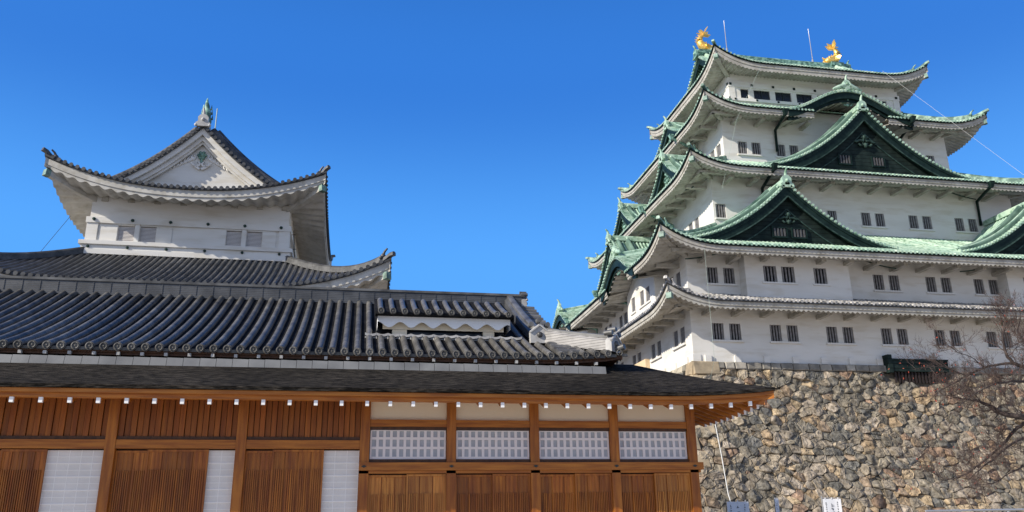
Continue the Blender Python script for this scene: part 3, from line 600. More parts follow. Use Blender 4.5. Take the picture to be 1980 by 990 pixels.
class GableOn(Gable):                                   # gable whose rakes follow the side slopes of a hip-and-gable roof
    def __init__(g, fr, c, tp, side, sgl, hw, over): g.side, g.run = side, side.run; Gable.__init__(g, fr, c, tp, hw, 0, 0, tp+2, .4, over)
    def zr(g, s): tau = g.run-np.abs(s)*g.hw; return g.side.ze+g.side.a*tau+g.side.b*tau*tau
def verge_only(g, mb, sp, r, desc, dh=(.56, .26)):
    tf = g.tp-g.over
    for sg in (-1, 1):
        C = g.curve(sg, tf, 80); ln = np.concatenate([[0], np.cumsum(np.linalg.norm(np.diff(C, axis=0), axis=1))])
        mb.grid(np.stack([C, C-np.array([0, 0, .14])]), False); mb.grid(np.stack([C-np.array([0, 0, .14]), C-np.array([0, 0, .14])+g.fr.T*.5]), False)
        for q in np.arange(.12, ln[-1], sp):
            p = np.array([np.interp(q, ln, C[:, i]) for i in range(3)])+np.array([0, 0, .05]); mb.tube([p-g.fr.T*.08, p+g.fr.T*.6], r, 8)
        for j, dt in enumerate(desc):
            C2_ = g.curve(sg, tf+dt, 15, .04, .92-.05*j, .04); mb.sweep(C2_, .34, dh[0]+dh[1]*j); e = C2_[-1]+np.array([0, 0, .2]); mb.ball(e, .22, 7, 5)

def add_gable(root, g, tile=COPPER, board=COPPER_DARK, wallm=COPPER_BOARD, desc=(.8, 1.7), sp=.33, r=.085, pend=None, bh=.62, win=(), pm=COPPER_MID, rolls=True, bw=.5):
    m1 = MB(); mz = MB(); g.roof(m1, sp, r, descending=desc, rolls=rolls, bed=mz); o = m1.build('gable', tile, root); mz.build('tile_bed', COPPER_BED if tile is COPPER else TILE_DARK, o)
    m2 = MB(); g.boards(m2, bh, .16, .10); g.boards(m2, .22, .2, .04, top=.10, grow=.2); m2.build('bargeboard', board, o)
    m3 = MB(); g.trim(m3, .12+bh, .09, .07); g.trim(m3, .55+bh*1.35, .08, g.over-.07); m3.build('moulding', COPPER_DIM, o)
    m4 = MB(); g.wall(m4); m4.build('gable_wall', wallm, o)
    if pend: m5 = MB(); pendant(m5, g.fr, g.c, g.tp-.12, pend[0], pend[1]); m5.build('pendant', pm, o)
    for u, z, w, h in win:
        m6 = MB(); m6.fbox(g.fr, u-w/2, u+w/2, g.tp-.04, g.tp-.02, z, z+h); wo_ = m6.build('window', GLASS_DARK, o)
        m7 = MB(); m7.fbox(g.fr, u-w/2-.1, u+w/2+.1, g.tp-.14, g.tp-.01, z-.12, z-.005); m7.fbox(g.fr, u-w/2-.1, u+w/2+.1, g.tp-.14, g.tp-.01, z+h+.005, z+h+.1); m7.fbox(g.fr, u-w/2-.1, u-w/2-.003, g.tp-.135, g.tp-.012, z-.008, z+h+.008); m7.fbox(g.fr, u+w/2+.003, u+w/2+.1, g.tp-.135, g.tp-.012, z-.008, z+h+.008)
        m7.build('frame', COPPER_DARK, wo_)
        m8 = MB()
        for k in range(4): x = u-w/2+w*(k+.5)/4; m8.fbox(g.fr, x-.06, x+.06, g.tp-.12, g.tp-.05, z+.002, z+h-.002)
        m8.build('bars', BARS_DIM, wo_)
    return o
G_E2 = [Gable(E_, c, -.8, 8.0, 19.7, 24.25, 4.8) for c in (7.6, NS-7.6)]
for g_ in G_E2: add_gable(keep, g_, pend=(22.0, .75), pm=COPPER_DIM, win=((g_.c-.75, 20.35, 1.0, .6), (g_.c+.75, 20.35, 1.0, .6)))
g_ = Gable(E_, 18.2, 4.0, 9.5, 27.85, 33.75, 8.0); add_gable(keep, g_, pend=(31.2, .95), pm=COPPER_DIM, win=((g_.c-2.0, 28.75, 1.0, .72), (g_.c+1.0, 28.75, 1.0, .72)), bh=.75)
for g_ in (Gable(S_, EW-10.2, 3.5, 5.0, 27.8, 31.0, 7.7), Gable(S_, 10.2, 3.5, 5.0, 27.8, 31.0, 7.7)): add_gable(keep, g_, pend=(29.6, .8), desc=(.8,), wallm=COPPER)  # south gable walls: sunlight put into the colour as paler copper
add_gable(keep, Gable(S_, EW/2, 6.6, 5.0, 34.9, 37.3, 9.8), pend=(36.2, .7), desc=(.8,), wallm=COPPER)
add_gable(keep, Gable(S_, EW/2, .2, 7.6, 20.2, 25.4, 4.9), pend=(23.2, .9), desc=(.8, 1.7), wallm=COPPER)
for fr in (S_, N_):
    g_ = GableOn(fr, EW/2, 7.6+3.1, s5[0], 0, 8.4-2.6, .75); m1 = MB(); verge_only(g_, m1, .33, .11, (.8, 1.5), (.38, .05)); o = m1.build('gable', COPPER, keep)
    m2 = MB(); g_.boards(m2, .6, .16, .1, grow=.3); m2.build('bargeboard', COPPER_DARK, o); m4 = MB(); g_.wall(m4, .3, 40.9); m4.build('gable_wall', COPPER_MID, o)
def add_arch(root, a, tw, drop=1.0):
    m1 = MB(); a.roof(m1); z = a.ze+a.H+.35; onigawara(m1, a.fr, a.c, a.t0+.15, z+.1, .9)
    for sg in (-1, 1): m1.tube(a.fr.p(a.c+sg*np.array([.2, .6, 1.0, 1.35]), a.t0+.2, z+np.array([.22, .05, -.10, -.22])), [.24, .20, .16, .08], 6)
    o = m1.build('arched_eave', COPPER, root)
    m2 = MB(); a.fascia(m2); m2.build('fascia', COPPER_DARK, o); m3 = MB(); a.soffit(m3, tw, drop); m3.build('soffit', EAVE, o)
    m4 = MB(); pendant(m4, a.fr, a.c, a.t0+.5, a.ze+a.H-.75, .6); m4.build('pendant', COPPER_MID, o)
add_arch(keep, Arch(E_, 18.2, 5.8, 2.15, 33.98, 4.82, 9.7, .22), 7.45)
for c, hw in K2: add_arch(keep, Arch(S_, EW-c, hw, 1.75, 18.98, -2.98, 3.5, .22), -.85)

def spout(fr, pts, hop=True):
    mb = MB(); P = np.array([fr.p(*q) for q in pts]); mb.tube(P, .13, 8, smooth=True)
    if hop: mb.sweep([P[0]-np.array([0, 0, .1])-fr.T*.05, P[0]+np.array([0, 0, .40])-fr.T*.05], [.22, .42], [.22, .38], up=tuple(-fr.T), round_top=False)
    return mb
def dp(px, py, fr, t):                                # (u,t,z) of a photo pixel on a plane of the E facade
    p = at(px, py, D+t); return (p[0]-X1, t, p[2])
for q in ([dp(1517, 222, E_, 4.75), dp(1499, 252, E_, 7.3), dp(1503, 292, E_, 7.3)], [dp(1763, 236, E_, 4.75), dp(1741, 268, E_, 7.3), dp(1746, 300, E_, 7.3)],
          [dp(1496, 328, E_, 1.75), dp(1474, 364, E_, 4.5), dp(1477, 400, E_, 4.5)], [dp(1914, 362, E_, 1.75), dp(1889, 390, E_, 4.5), dp(1897, 436, E_, 4.5)]):
    spout(E_, q).build('downspout', COPPER_DARK, keep)
for q in ([(EW-11.3, -3.0, 18.9), (EW-11.3, -.3, 18.3), (EW-11.3, -.3, 16.3)], [(EW-20.8, -3.0, 18.9), (EW-20.8, -.3, 18.3), (EW-20.8, -.3, 16.3)],
          [(EW-6.2-6, 1.75, 26.9), (EW-6.2-6, 4.4, 25.7), (EW-12.2, 4.4, 23.5)], [(EW-11.5, 4.8, 33.7), (EW-11.5, 7.3, 32.6), (EW-11.5, 7.3, 30.5)]):
    spout(S_, q).build('downspout', COPPER_MID, keep)
for px0, py0, px1, py1 in ((1400, 40, 1406, 100), (1563, 56, 1572, 122)):
    p = at(px1, py1, D+yr); q = at(px0, py0, D+yr); mb = MB(); mb.tube([(p[0], p[1], p[2]-.3), (p[0], p[1], p[2]+.4), (p[0], p[1], p[2]+.42), (p[0], p[1], q[2])], [.10, .10, .045, .03], 6); mb.build('lightning_rod', STEEL, keep)

# golden fish on the ridge ends
def fish(mb, fr, u, t, z, sg, k=1.0, lat=1.0):
    """dolphin-like roof fish: head on the ridge facing +u*sg, body rising behind it, tail fanned at the top"""
    P = lambda x, y, w: fr.p(u+sg*x*k, t+y*k*lat, z+w*k)
    path = np.array([(1.02, .22), (.80, .38), (.45, .48), (.05, .60), (-.28, .92), (-.36, 1.32), (-.20, 1.68), (.05, 1.92)])
    rr = np.array([.20, .36, .46, .47, .38, .29, .20, .13])*k
    w = np.linspace(0, 7, 22); pp = np.stack([np.interp(w, range(8), path[:, i]) for i in (0, 1)], 1); r2_ = np.interp(w, range(8), rr)
    mb.tube(np.array([P(a, 0, b) for a, b in pp]), r2_*(1+.06*np.sin(w*9)), 12)
    mb.tube([P(.95, 0, .05), P(1.15, 0, .16), P(1.32, 0, .34)], [.20*k, .16*k, .06*k], 8); mb.tube([P(.95, 0, .46), P(1.2, 0, .55), P(1.34, 0, .72)], [.17*k, .12*k, .04*k], 8)
    for s2_ in (-1, 1):
        mb.ball(P(.72, s2_*.30, .62), .11*k, 7, 5)
        fan(mb, [P(.35, s2_*.40, .35), P(.0, s2_*.75, .25), P(-.15, s2_*.90, .55), P(-.05, s2_*.75, .75), P(.15, s2_*.42, .72)])
        fan(mb, [P(-.05, s2_*.12, 1.75), P(.05, s2_*.62, 2.05), P(.25, s2_*.75, 2.45), P(.18, s2_*.30, 2.42), P(.10, s2_*.05, 2.05)])
    fan(mb, [P(.0, 0, 1.8), P(.55, 0, 1.75), P(.85, 0, 2.05), P(.50, 0, 2.12), P(.62, 0, 2.40), P(.2, 0, 2.30), P(-.15, 0, 2.55), P(-.38, 0, 2.38), P(-.2, 0, 2.15), P(-.62, 0, 2.10)], .07*k)
    for i in range(8):                                 # spines along the back
        a = np.interp(i/7*5+1.2, range(8), path[:, 0]); b = np.interp(i/7*5+1.2, range(8), path[:, 1]); r_ = np.interp(i/7*5+1.2, range(8), rr)/k
        nx, nz = (-.3-.7*(i > 2), 1-.75*(i > 2)); q = (nx*nx+nz*nz)**.5; nx, nz = nx/q, nz/q
        mb.tube([P(a+nx*r_*.8, 0, b+nz*r_*.8), P(a+nx*(r_+.22), 0, b+nz*(r_+.22)+.06)], [.11*k, .02*k], 6)
def fan(mb, pts, th=.06):
    pts = np.array(pts); c = pts.mean(0); nrm = np.cross(pts[1]-pts[0], pts[2]-pts[0]); nrm /= np.linalg.norm(nrm)+1e-9; n = len(pts)
    A = pts+nrm*th/2; B = pts-nrm*th/2
    mb.raw(np.concatenate([A, B]), [(i, (i+1) % n, n+(i+1) % n, n+i) for i in range(n)], False, [list(range(n)), list(range(n, 2*n))])
for u, sg in ((10.75, 1), (25.2, -1)):
    mb = MB(); fish(mb, E_, u, yr, zr5+.45, sg, 1.05); mb.build('fish_ornament', GOLD, keep, label='golden dolphin-like fish with raised tail')
    mb = MB(); mb.fbox(E_, u-.7, u+.7, yr-.42, yr+.42, zr5+.2, zr5+.62); mb.build('fish_base', COPPER_MID, keep)

# copper covered canopy over the slatted opening in the top of the stone base
mb = MB(); mb.fbox(E_, 14.0, 14.32, -.62, -.02, 10.9, 12.15); mb.fbox(E_, 14.325, 18.7, -.55, -.02, 11.0, 11.85); mb.fbox(E_, 14.325, 18.7, -.62, -.553, 11.75, 11.87)
cp = mb.build('opening_canopy', COPPER_BOARD, keep)
mb = MB()
for u in np.arange(14.5, 18.6, .26): mb.fbox(E_, u, u+.13, -.42, -.30, 10.22, 10.995)
mb.build('slats', material('dark_red_wood', (0.018, 0.010, 0.009), .8), cp)
mb = MB(); mb.fbox(E_, 14.1, 18.85, .2, .3, 10.0, 11.44); mb.build('opening', GLASS_DARK, cp)
mb = MB(); mb.fbox(S_, EW-14.5, EW-8.3, -.35, -.02, ZB-.05, 13.2); mb.build('low_bay', OCHRE, keep, label='ochre plastered low bay')

# ------------------------------------------------------------------ stone base of the keep
def clip(poly, nx, ny, d):
    out = []; n = len(poly)
    for i in range(n):
        a, b = poly[i], poly[(i+1) % n]; da, db = a[0]*nx+a[1]*ny-d, b[0]*nx+b[1]*ny-d
        if da <= 0: out.append(a)
        if da*db < 0: f = da/(da-db); out.append((a[0]+(b[0]-a[0])*f, a[1]+(b[1]-a[1])*f))
    return out
TINTS = [(.34, .295, .225), (.285, .255, .195), (.40, .345, .255), (.235, .22, .18), (.45, .34, .21), (.50, .395, .25), (.36, .25, .17), (.44, .38, .295), (.32, .285, .215), (.41, .315, .215), (.20, .195, .17)]
TW = [18, 14, 14, 9, 6, 4, 5, 12, 10, 5, 5]
def batter(z): return -.12-5.3*np.clip((ZB-np.asarray(z, float))/ZB, 0, 1.2)**1.4
def stones(mb, fr, u0f, u1f, z0, z1, du, dz, keepf, rng, grow=1.0, small=.55, big=()):
    seeds = []; rows = int((z1-z0)/dz)
    for j in range(rows):
        zc = z0+(j+.5)*dz; f = 1+.35*max(0, (z1-zc)/(z1-z0)-.45)*grow
        n = int((u1f-u0f)/(du*f))
        for i in range(n):
            if rng.random() < .10: continue
            seeds.append((u0f+(i+.5+(j % 2)*.5+rng.uniform(-.36, .36))*du*f, zc+rng.uniform(-.36, .36)*dz, rng.uniform(.8, 1.25)*du*f*.5))
    for _ in range(int(len(seeds)*small)): seeds.append((rng.uniform(u0f, u1f), rng.uniform(z0, z1), du*rng.uniform(.10, .24)))
    seeds = [q for q in seeds if not any(abs(q[0]-b[0]) < b[2]*1.0 and abs(q[1]-b[1]) < b[2]*.52 for b in big)]+list(big)
    S = np.array(seeds); cell = du*1.6; H = {}
    for i, s in enumerate(S): H.setdefault((int(s[0]//cell), int(s[1]//cell)), []).append(i)
    for i, (x, y, r) in enumerate(S):
        if not keepf(x, y): continue
        bw_ = max(1.3*du, 1.4*r); poly = [(x-bw_, y-bw_*.85), (x+bw_, y-bw_*.85), (x+bw_, y+bw_*.85), (x-bw_, y+bw_*.85)]
        cx, cy = int(x//cell), int(y//cell)
        for a in (-2, -1, 0, 1, 2):
            for b in (-2, -1, 0, 1, 2):
                for j in H.get((cx+a, cy+b), ()):
                    if j == i or len(poly) < 3: continue
                    x2, y2, r2_ = S[j]; nx, ny = x2-x, (y2-y)*1.7
                    # anisotropic power diagram: stones lie flat
                    d = (x2*x2+1.7*y2*y2-r2_*r2_-(x*x+1.7*y*y-r*r))/2
                    poly = clip(poly, nx, ny, d)
        poly = clip(poly, 0, 1, z1-.01)
        if len(poly) < 3: continue
        P = np.array(poly); c = P.mean(0); A = .5*abs(np.dot(P[:, 0], np.roll(P[:, 1], 1))-np.dot(P[:, 1], np.roll(P[:, 0], 1)))
        if A < .012: continue
        size = math.sqrt(A); Q = []
        for k in range(len(P)):                      # round the corners a little, roughen the edges
            a, b = P[k], P[(k+1) % len(P)]; l = np.linalg.norm(b-a)
            if l < .02: continue
            m_ = [.10, .5, .90] if l > .3 else [.15, .85]
            for f in m_: Q.append(a+(b-a)*f+rng.normal(0, .02*size, 2))
        if len(Q) < 3: continue
        Q = np.array(Q); n = len(Q); h = min(.36, size*rng.uniform(.16, .34)); tilt = rng.normal(0, .17, 2); off = rng.uniform(-.06, .06)
        rings = []; pl = [(rng.uniform(.75, 1.0)*h, rng.normal(0, .45, 2)) for _ in range(3)]
        for sc_, hh, nz in ((.985, -.32, 0), (.965, .22*h, .012), (.88, .80*h, .03), (.66, 1.0*h, .028), (.34, 1.04*h, .02)):
            R = c+(Q-c)*sc_; b_ = np.full(n, float(hh))
            if hh > .3*h:
                for p0_, g0_ in pl: b_ = np.minimum(b_, np.maximum(p0_+(R-c)@g0_, .15*h))
            rings.append((R, b_+off*(hh > -.2)+(R-c)@tilt*(hh > 0)+rng.normal(0, nz*size, n)*(1 if hh > 0 else 0)))
        V = []
        for R, hh in rings:
            tz = batter(R[:, 1]); V.append(fr.p(R[:, 0], tz-hh*.95, R[:, 1]+hh*.25))
        V = np.stack(V); rough_ = rng.random() < .6; t_ = np.array(TINTS[rng.choice(len(TINTS), p=np.array(TW)/sum(TW))])*np.array([1, 1.0, 1.05])*rng.uniform(.72, 1.16)
        b0 = mb.n; mb.grid(V, not rough_, wrap=True); mb.tint[-1][:] = t_; mb.has_tint = True
        mb.raw(V[-1], ng=[list(range(n))], tint=tuple(t_))
base = thing('stone_rampart', 'high sloping rampart of rough grey and tan stones under the white keep', 'stone wall', (X1, D, 0))
rs = np.random.default_rng(11)
notch = lambda u, z: not (14.05 < u < 18.9 and z > 10.1)
BIG = [(-2.9, 5.15, 1.25), (-1.45, 4.75, .95), (-3.3, 2.9, 1.1), (-4.3, 6.6, .6)]
mb = MB()
stones(mb, E_, -5.6, 37, 0.0, 10.95, .70, .52, lambda u, z: u > float(batter(z))+.9 and u < 36.4 and notch(u, z), rs, small=.85, big=BIG)
stones(mb, S_, EW-16, EW+5.6, 0.0, 10.95, 1.1, .8, lambda u, z: u < EW-float(batter(z))-.9, rs, small=.3)
# big boulders low down near the corner
mb.build('rubble_facing', STONE, base)
mb = MB()
def hexstone(mb, fr, u0, u1, z0, z1, rng, proud=.06, tint=None):
    g_ = .025; j = lambda: rng.uniform(-.02, .02); V = []
    for ua, za in ((u0+g_, z0+g_), (u1-g_, z0+g_), (u1-g_, z1-g_), (u0+g_, z1-g_)): V.append(fr.p(ua+j(), float(batter(za))+.3, za+j()))
    for ua, za in ((u0+g_, z0+g_), (u1-g_, z0+g_), (u1-g_, z1-g_), (u0+g_, z1-g_)): V.append(fr.p(ua+j(), float(batter(za))-proud+.5*j(), za+j()))
    for ua, za in ((u0+g_+.07, z0+g_+.07), (u1-g_-.07, z0+g_+.07), (u1-g_-.07, z1-g_-.07), (u0+g_+.07, z1-g_-.07)): V.append(fr.p(ua, float(batter(za))-proud-.07+j(), za))
    t_ = np.array(tint or (.40, .37, .32))*rng.uniform(.7, 1.2)
    mb.raw(V, [(0, 1, 5, 4), (1, 2, 6, 5), (2, 3, 7, 6), (3, 0, 4, 7), (4, 5, 9, 8), (5, 6, 10, 9), (6, 7, 11, 10), (7, 4, 8, 11), (8, 9, 10, 11)], False, tint=tuple(t_))
u = .9
mb.build('corner_stones', STONE_CUT, base) if mb.n else None
mbl, mbr = MB(), MB()
while u < 36.4:
    w = rs.uniform(.65, 1.25); mb = mbl if u < 14 else mbr
    if notch(u, 11.2): hexstone(mb, E_, u, min(u+w, 13.95 if u < 14 else 99), 10.95, ZB-.02, rs, .05, (.36, .335, .29))
    u += w
mbl.build('coping_stones', STONE_CUT, base); mbr.build('coping_stones', STONE_CUT, base); mb = MB()
u = EW-16
while u < EW-1.0:
    w = rs.uniform(.7, 1.2); hexstone(mb, S_, u, min(u+w, EW-.9), 10.95, ZB-.02, rs, .05, (.42, .38, .30)); u += w
z = ZB-.02; k = 0                                     # corner stones, long and short alternately
while z > .1:
    h = .95+.02*k; z0 = max(z-h, 0); e = float(batter((z+z0)/2)); le, ls = (1.9, 1.05) if k % 2 == 0 else (1.05, 1.9)
    hexstone(mb, E_, e-.03, e+le, z0, z, rs, .05, (.44, .36, .25)); hexstone(mb, S_, EW-e-ls, EW-e+.03, z0, z, rs, .05, (.50, .40, .27)); z = z0; k += 1
for k in range(4):
    hexstone(mb, E_, 13.0, 14.04, 10.95-.0-.0-k*0+0, 10.96, rs) if False else None
mb.build('cut_stones', STONE_CUT, base)
mb = MB()                                             # earth core behind the stones
zz = np.linspace(0, ZB-.06, 16); 
for fr, L in FR4:
    lo = -5.6; tz = batter(zz)+.22
    ua = np.stack([tz, L-tz], 1); mb.grid(fr.p(ua, tz[:, None], zz[:, None]), False)
core = mb.build('core', STONE_GAP, base)
mb = MB(); mb.fbox(E_, -.05, NS+.05, .05, EW, 9.9, 10.15); mb.build('ledge', STONE_GAP, base)

# ------------------------------------------------------------------ small keep
XL, XR, DK, EK = -15.85, -4.5, 49.0, 13.2
LK = XR-XL
KE = Fr((XL, DK), (1, 0), (0, 1)); KS = Fr((XL, DK+EK), (0, -1), (1, 0)); KN = Fr((XR, DK), (0, 1), (-1, 0)); KW = Fr((XR, DK+EK), (-1, 0), (0, -1))
KF = ((KE, LK), (KS, EK), (KN, EK), (KW, LK))
sk = thing('small_keep', 'smaller white castle tower with grey tiled gable roof and green fish finial', 'castle tower', ((XL+XR)/2, DK, 5.0))
mb = MB(); WZ0, WZ1 = 17.44, 18.49
KX = lambda x: x-XL
ops = [(KX(-14.22), KX(-13.30)), (KX(-13.0), KX(-12.10)), (KX(-8.10), KX(-7.22)), (KX(-6.92), KX(-6.02))]
wall_holes(mb, KE, 0, LK, 0, 16.5, 21.0, [(a, b, WZ0, WZ1) for a, b in ops], .30)
opn = [(1.2, 1.9), (2.2, 2.9)]
wall_holes(mb, KN, 0, EK, 0, 16.5, 21.0, [(a, b, WZ0, WZ1) for a, b in opn], .3); wall_holes(mb, KS, 0, EK, 0, 16.5, 21.0); wall_holes(mb, KW, 0, LK, 0, 16.5, 21.0)
for i, (fr, L) in enumerate(KF):
    e = lambda k: -k if i in (0, 3) else .012
    mb.fbox(fr, e(.16), L-e(.16), -.16, .01, 18.56, 18.92)
    mb.fbox(fr, e(.34), L-e(.34), -.34, .01, 17.18, 17.42); mb.fbox(fr, e(.22), L-e(.22), -.22, .01, 16.90, 17.175); mb.fbox(fr, e(.28), L-e(.28), -.28, .01, 16.6, 16.895)
    mb.fbox(fr, e(.10), .52, -.10, .01, 17.425, 18.555); mb.fbox(fr, L-.52, L-e(.10), -.10, .01, 17.425, 18.555)
for a, b in ((KX(-13.3)+.02, KX(-13.0)-.02), (KX(-7.22)+.02, KX(-6.92)-.02)): mb.fbox(KE, a, b, -.09, .01, 17.425, 18.555)
for a, b, c in ((KX(-14.25), KX(-13.32), 0), (KX(-12.98), KX(-11.2), 0), (KX(-8.9), KX(-7.24), 0), (KX(-6.9), KX(-5.2), 0)): mb.fbox(KE, a, b, -.06, .01, 18.495, 18.552)
for a, b in ((.62, KX(-14.25)), (KX(-12.08), KX(-11.2)), (KX(-8.9), KX(-8.12)), (KX(-6.0), KX(-5.2))): mb.fbox(KE, a, b, -.045, .01, 17.425, 18.49)
mb.build('wall', PLASTER, sk)
for fr, oo in ((KE, ops), (KN, opn)):
    for a, b in oo:
        m1 = MB(); m1.fbox(fr, a+.003, b-.003, .15, .17, WZ0+.003, WZ1-.003)
        o = m1.build('window', WOOD_DARK, sk); m2 = MB()
        for z in np.arange(WZ0+.02, WZ1-.06, .083): m2.raw(fr.p([a+.004, b-.004, b-.004, a+.004], [.095, .095, .06, .06], [z+.075, z+.075, z, z]), [(0, 1, 2, 3)])
        m2.build('louvers', material('pale_louver', (.66, .62, .59), .7) if 'pale_louver' not in bpy.data.materials else bpy.data.materials['pale_louver'], o)
m1 = MB()
def cap(m, fr, u, t, z, r=.10):
    a = np.linspace(0, 2*np.pi, 6, endpoint=False); m.prism([(u+r*math.cos(q), z+r*math.sin(q)) for q in a], fr, t-.07, t+.01); m.ball(fr.p(u, t-.08, z), r*.6, 6, 4)
for k in range(6):
    m1 = MB(); cap(m1, KE, KX(-15.57+2.13*k), -.16, 18.77); m1.build('bolt_cap', COPPER_DIM, sk)
    m1 = MB(); cap(m1, KE, KX(-15.66+2.15*k), -.22, 17.05, .09); m1.build('bolt_cap', COPPER_DIM, sk)
# upper roof: hip and gable, ridge running away from the viewer
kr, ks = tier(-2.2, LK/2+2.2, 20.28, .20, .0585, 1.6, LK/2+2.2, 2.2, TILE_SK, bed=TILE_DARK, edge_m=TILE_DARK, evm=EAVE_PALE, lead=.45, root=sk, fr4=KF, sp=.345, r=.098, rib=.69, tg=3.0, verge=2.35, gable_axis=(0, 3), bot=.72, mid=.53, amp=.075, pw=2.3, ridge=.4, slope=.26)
zk = 20.28+.20*7.875+.0585*7.875**2
mb = MB(); mb.sweep([KE.p(LK/2, t, zk-.08) for t in np.linspace(.2, EK-.2, 6)], .55, .6); onigawara(mb, KE, LK/2, .02, zk+.08, .88); mb.build('ridge', TILE_LIGHT, kr)
for fr, sd in ((KE, ks[1]), (KW, ks[1])):
    g_ = GableOn(fr, LK/2, .95, sd, 0, 7.875-2.45, .80); m1 = MB(); verge_only(g_, m1, .36, .12, (.75, 1.35)); o = m1.build('gable', TILE_SK, sk)
    m2 = MB(); g_.boards(m2, .34, .14, .16, top=.14, grow=.25); g_.boards(m2, .60, .12, .38, top=.14, grow=.25); g_.boards(m2, .74, .1, .52, top=.14, grow=.25); m2.build('bargeboard', PLASTER, o)
    m4 = MB(); g_.wall(m4, .3, 21.2); m4.fbox(fr, LK/2-4.6, LK/2+4.6, .75, .96, 21.28, 21.40); m4.build('gable_wall', PLASTER, o)
    m5 = MB(); z0 = zk-1.78
    for sg in (-1, 1):
        for k in range(7):
            f = k/6; m5.ball(fr.p(LK/2+sg*(.55+1.25*f), .93, z0-.22-.72*f), .17-.07*f, 7, 5, (1.2, .5, .8))
            th = np.linspace(0, 4.5, 9); m5.tube(fr.p(LK/2+sg*(.5+1.2*f+.13*np.cos(th)), .90, z0-.12-.72*f+.12*np.sin(th)), .045, 5)
        th = np.linspace(0, 4.6, 14); rr = .30-.045*th; m5.tube(fr.p(LK/2+sg*(.22+rr*np.cos(th)), .82, z0-.58-rr*np.sin(th)*.75), np.linspace(.085, .05, 14), 6)
        for k in range(3): m5.tube(fr.p(LK/2+sg*np.array([.05, .25+.12*k, .5+.05*k]), .85, z0-np.array([.95, .85-.1*k, .70-.12*k])), [.09, .08, .02], 5)
    m5.build('relief', WHITE_WARM, o)
    m6 = MB(); m6.ball(fr.p(LK/2, .82, z0), .17, 9, 6)
    for q in np.linspace(0, 2*np.pi, 6, endpoint=False): m6.ball(fr.p(LK/2+.2*math.cos(q), .84, z0+.2*math.sin(q)), .11, 7, 5)
    m6.tube(fr.p([LK/2, LK/2, LK/2], .86, [z0-.2, z0-.4, z0-.62]), [.06, .09, .05], 6); m6.build('boss', COPPER_MID, o)
mb = MB(); c0 = KE.p(LK/2, .95, zk+.55)             # slender fish finial, seen along the ridge
w_ = np.linspace(0, 1, 14); mb.tube(np.stack([c0[0]+.05*np.sin(w_*5), c0[1]-.25*np.sin(w_*3), c0[2]+1.75*w_], 1), .30*(1-w_)**.8*(1+.10*np.sin(w_*22))+.012, 10)
for sg in (-1, 1):
    for k, (zz_, l_) in enumerate(((.25, .42), (.62, .34), (.95, .24))): mb.tube([c0+np.array([sg*.12, 0, zz_]), c0+np.array([sg*(.12+l_*.55), -.03, zz_+.02]), c0+np.array([sg*(.10+l_*.62), -.05, zz_+.30])], [.10, .07, .015], 6)
mb.build('fish_finial', COPPER_MID, sk)
for k in range(8): mb = MB(); mb.fbox(KE, .5+1.48*k, .86+1.48*k, -.10, .01, 19.95, 20.25); mb.build('beam_end', EAVE, kr)
p = at(416, 250, 53); mb = MB(); mb.tube([(p[0], 53, p[2]-.4), (p[0], 53, at(420, 210, 53)[2])], [.04, .035], 6); mb.build('lightning_rod', CABLE, sk)
# first storey and its broad roof
kr1, ks1 = tier(-6.1, 6.1, 13.45, .45, .0125, 1.85, 7.5, 2.6, TILE_SK, bed=TILE_DARK, edge_m=TILE_DARK, evm=EAVE_PALE, lead=.45, root=sk, fr4=KF, sp=.345, r=.098, rib=.69, bot=.72, mid=.53, amp=.075, pw=2.2, ridge=.42, slope=.30)
mb = MB()
for fr, L in KF: wall_holes(mb, fr, -3.5, L+3.5, -3.5, 8.0, 14.2)
mb.build('wall', PLASTER, sk)
mb = MB(); 
for fr, L in KF: mb.grid(fr.p(np.array([[-4, L+4], [-6.5, L+6.5]]), np.array([[-3.7], [-6.5]]), np.array([[8.0], [0.0]])), False)
mb.build('stone_base', STONE_GAP, sk)
mb = MB()                                             # thin iron drain and brackets on the right-hand wall
mb.tube([KN.p(.2, -.3, 18.75), KN.p(1.3, -.3, 18.1), KN.p(2.4, -.3, 17.4), KN.p(3.4, -.3, 16.75)], .03, 6)
for q in (.5, 1.5, 2.5, 3.2): z_ = 18.75-(q-.2)*.62; mb.tube([KN.p(q, -.01, z_), KN.p(q, -.42, z_+.04)], .02, 5); mb.build('drain_pipe', IRON, sk)

# ------------------------------------------------------------------ wooden palace hall
hall = thing('palace_hall', 'long brown timber palace hall with paper screens, shingle eaves and dark tiled roof', 'palace', (0, 19, 0))
HW = 19.0
H = Fr((0, HW), (1, 0), (0, 1))
posts = [-13.0, -10.35, -7.70, -5.05, -2.40, .25, 2.19, 4.13, 6.06, 8.0]
for i, x in enumerate(posts):
    mb = MB(); mb.box(x-.105, x+.105, HW-.09, HW+.12, .3, 4.40)
    mb.build('post', WOOD_V, hall)
mb = MB(); mb.box(8.0-.105, 8.105, 21.0, 21.2, .3, 4.4); mb.build('post', WOOD_V, hall)
def beam(x0, x1, z0, z1, y0=-.06, y1=.08, m=WOOD_H, name='beam'):
    mb = MB(); mb.box(x0, x1, HW+y0, HW+y1, z0, z1); return mb.build(name, m, hall)
beam(-14, 8.35, 4.265, 4.42, -.12, .10)                       # wall plate under the rafters
for i in range(5):
    a, b = posts[i]+.108, posts[i+1]-.108
    beam(a, b, 3.335, 3.40, -.045, .08, WOOD_DARK); beam(a, b, 3.145, 3.33, -.075, .08)
    mb = MB(); n = 10; w = (b-a)/n
    for k in range(n*2): mb.box(a+w*k/2+.008, a+w*(k+1)/2-.006, HW+(.0 if k % 2 else -.028), HW+.05, 3.403, 4.262).shade()
    mb.build('plank_panel', WOOD_RED, hall)
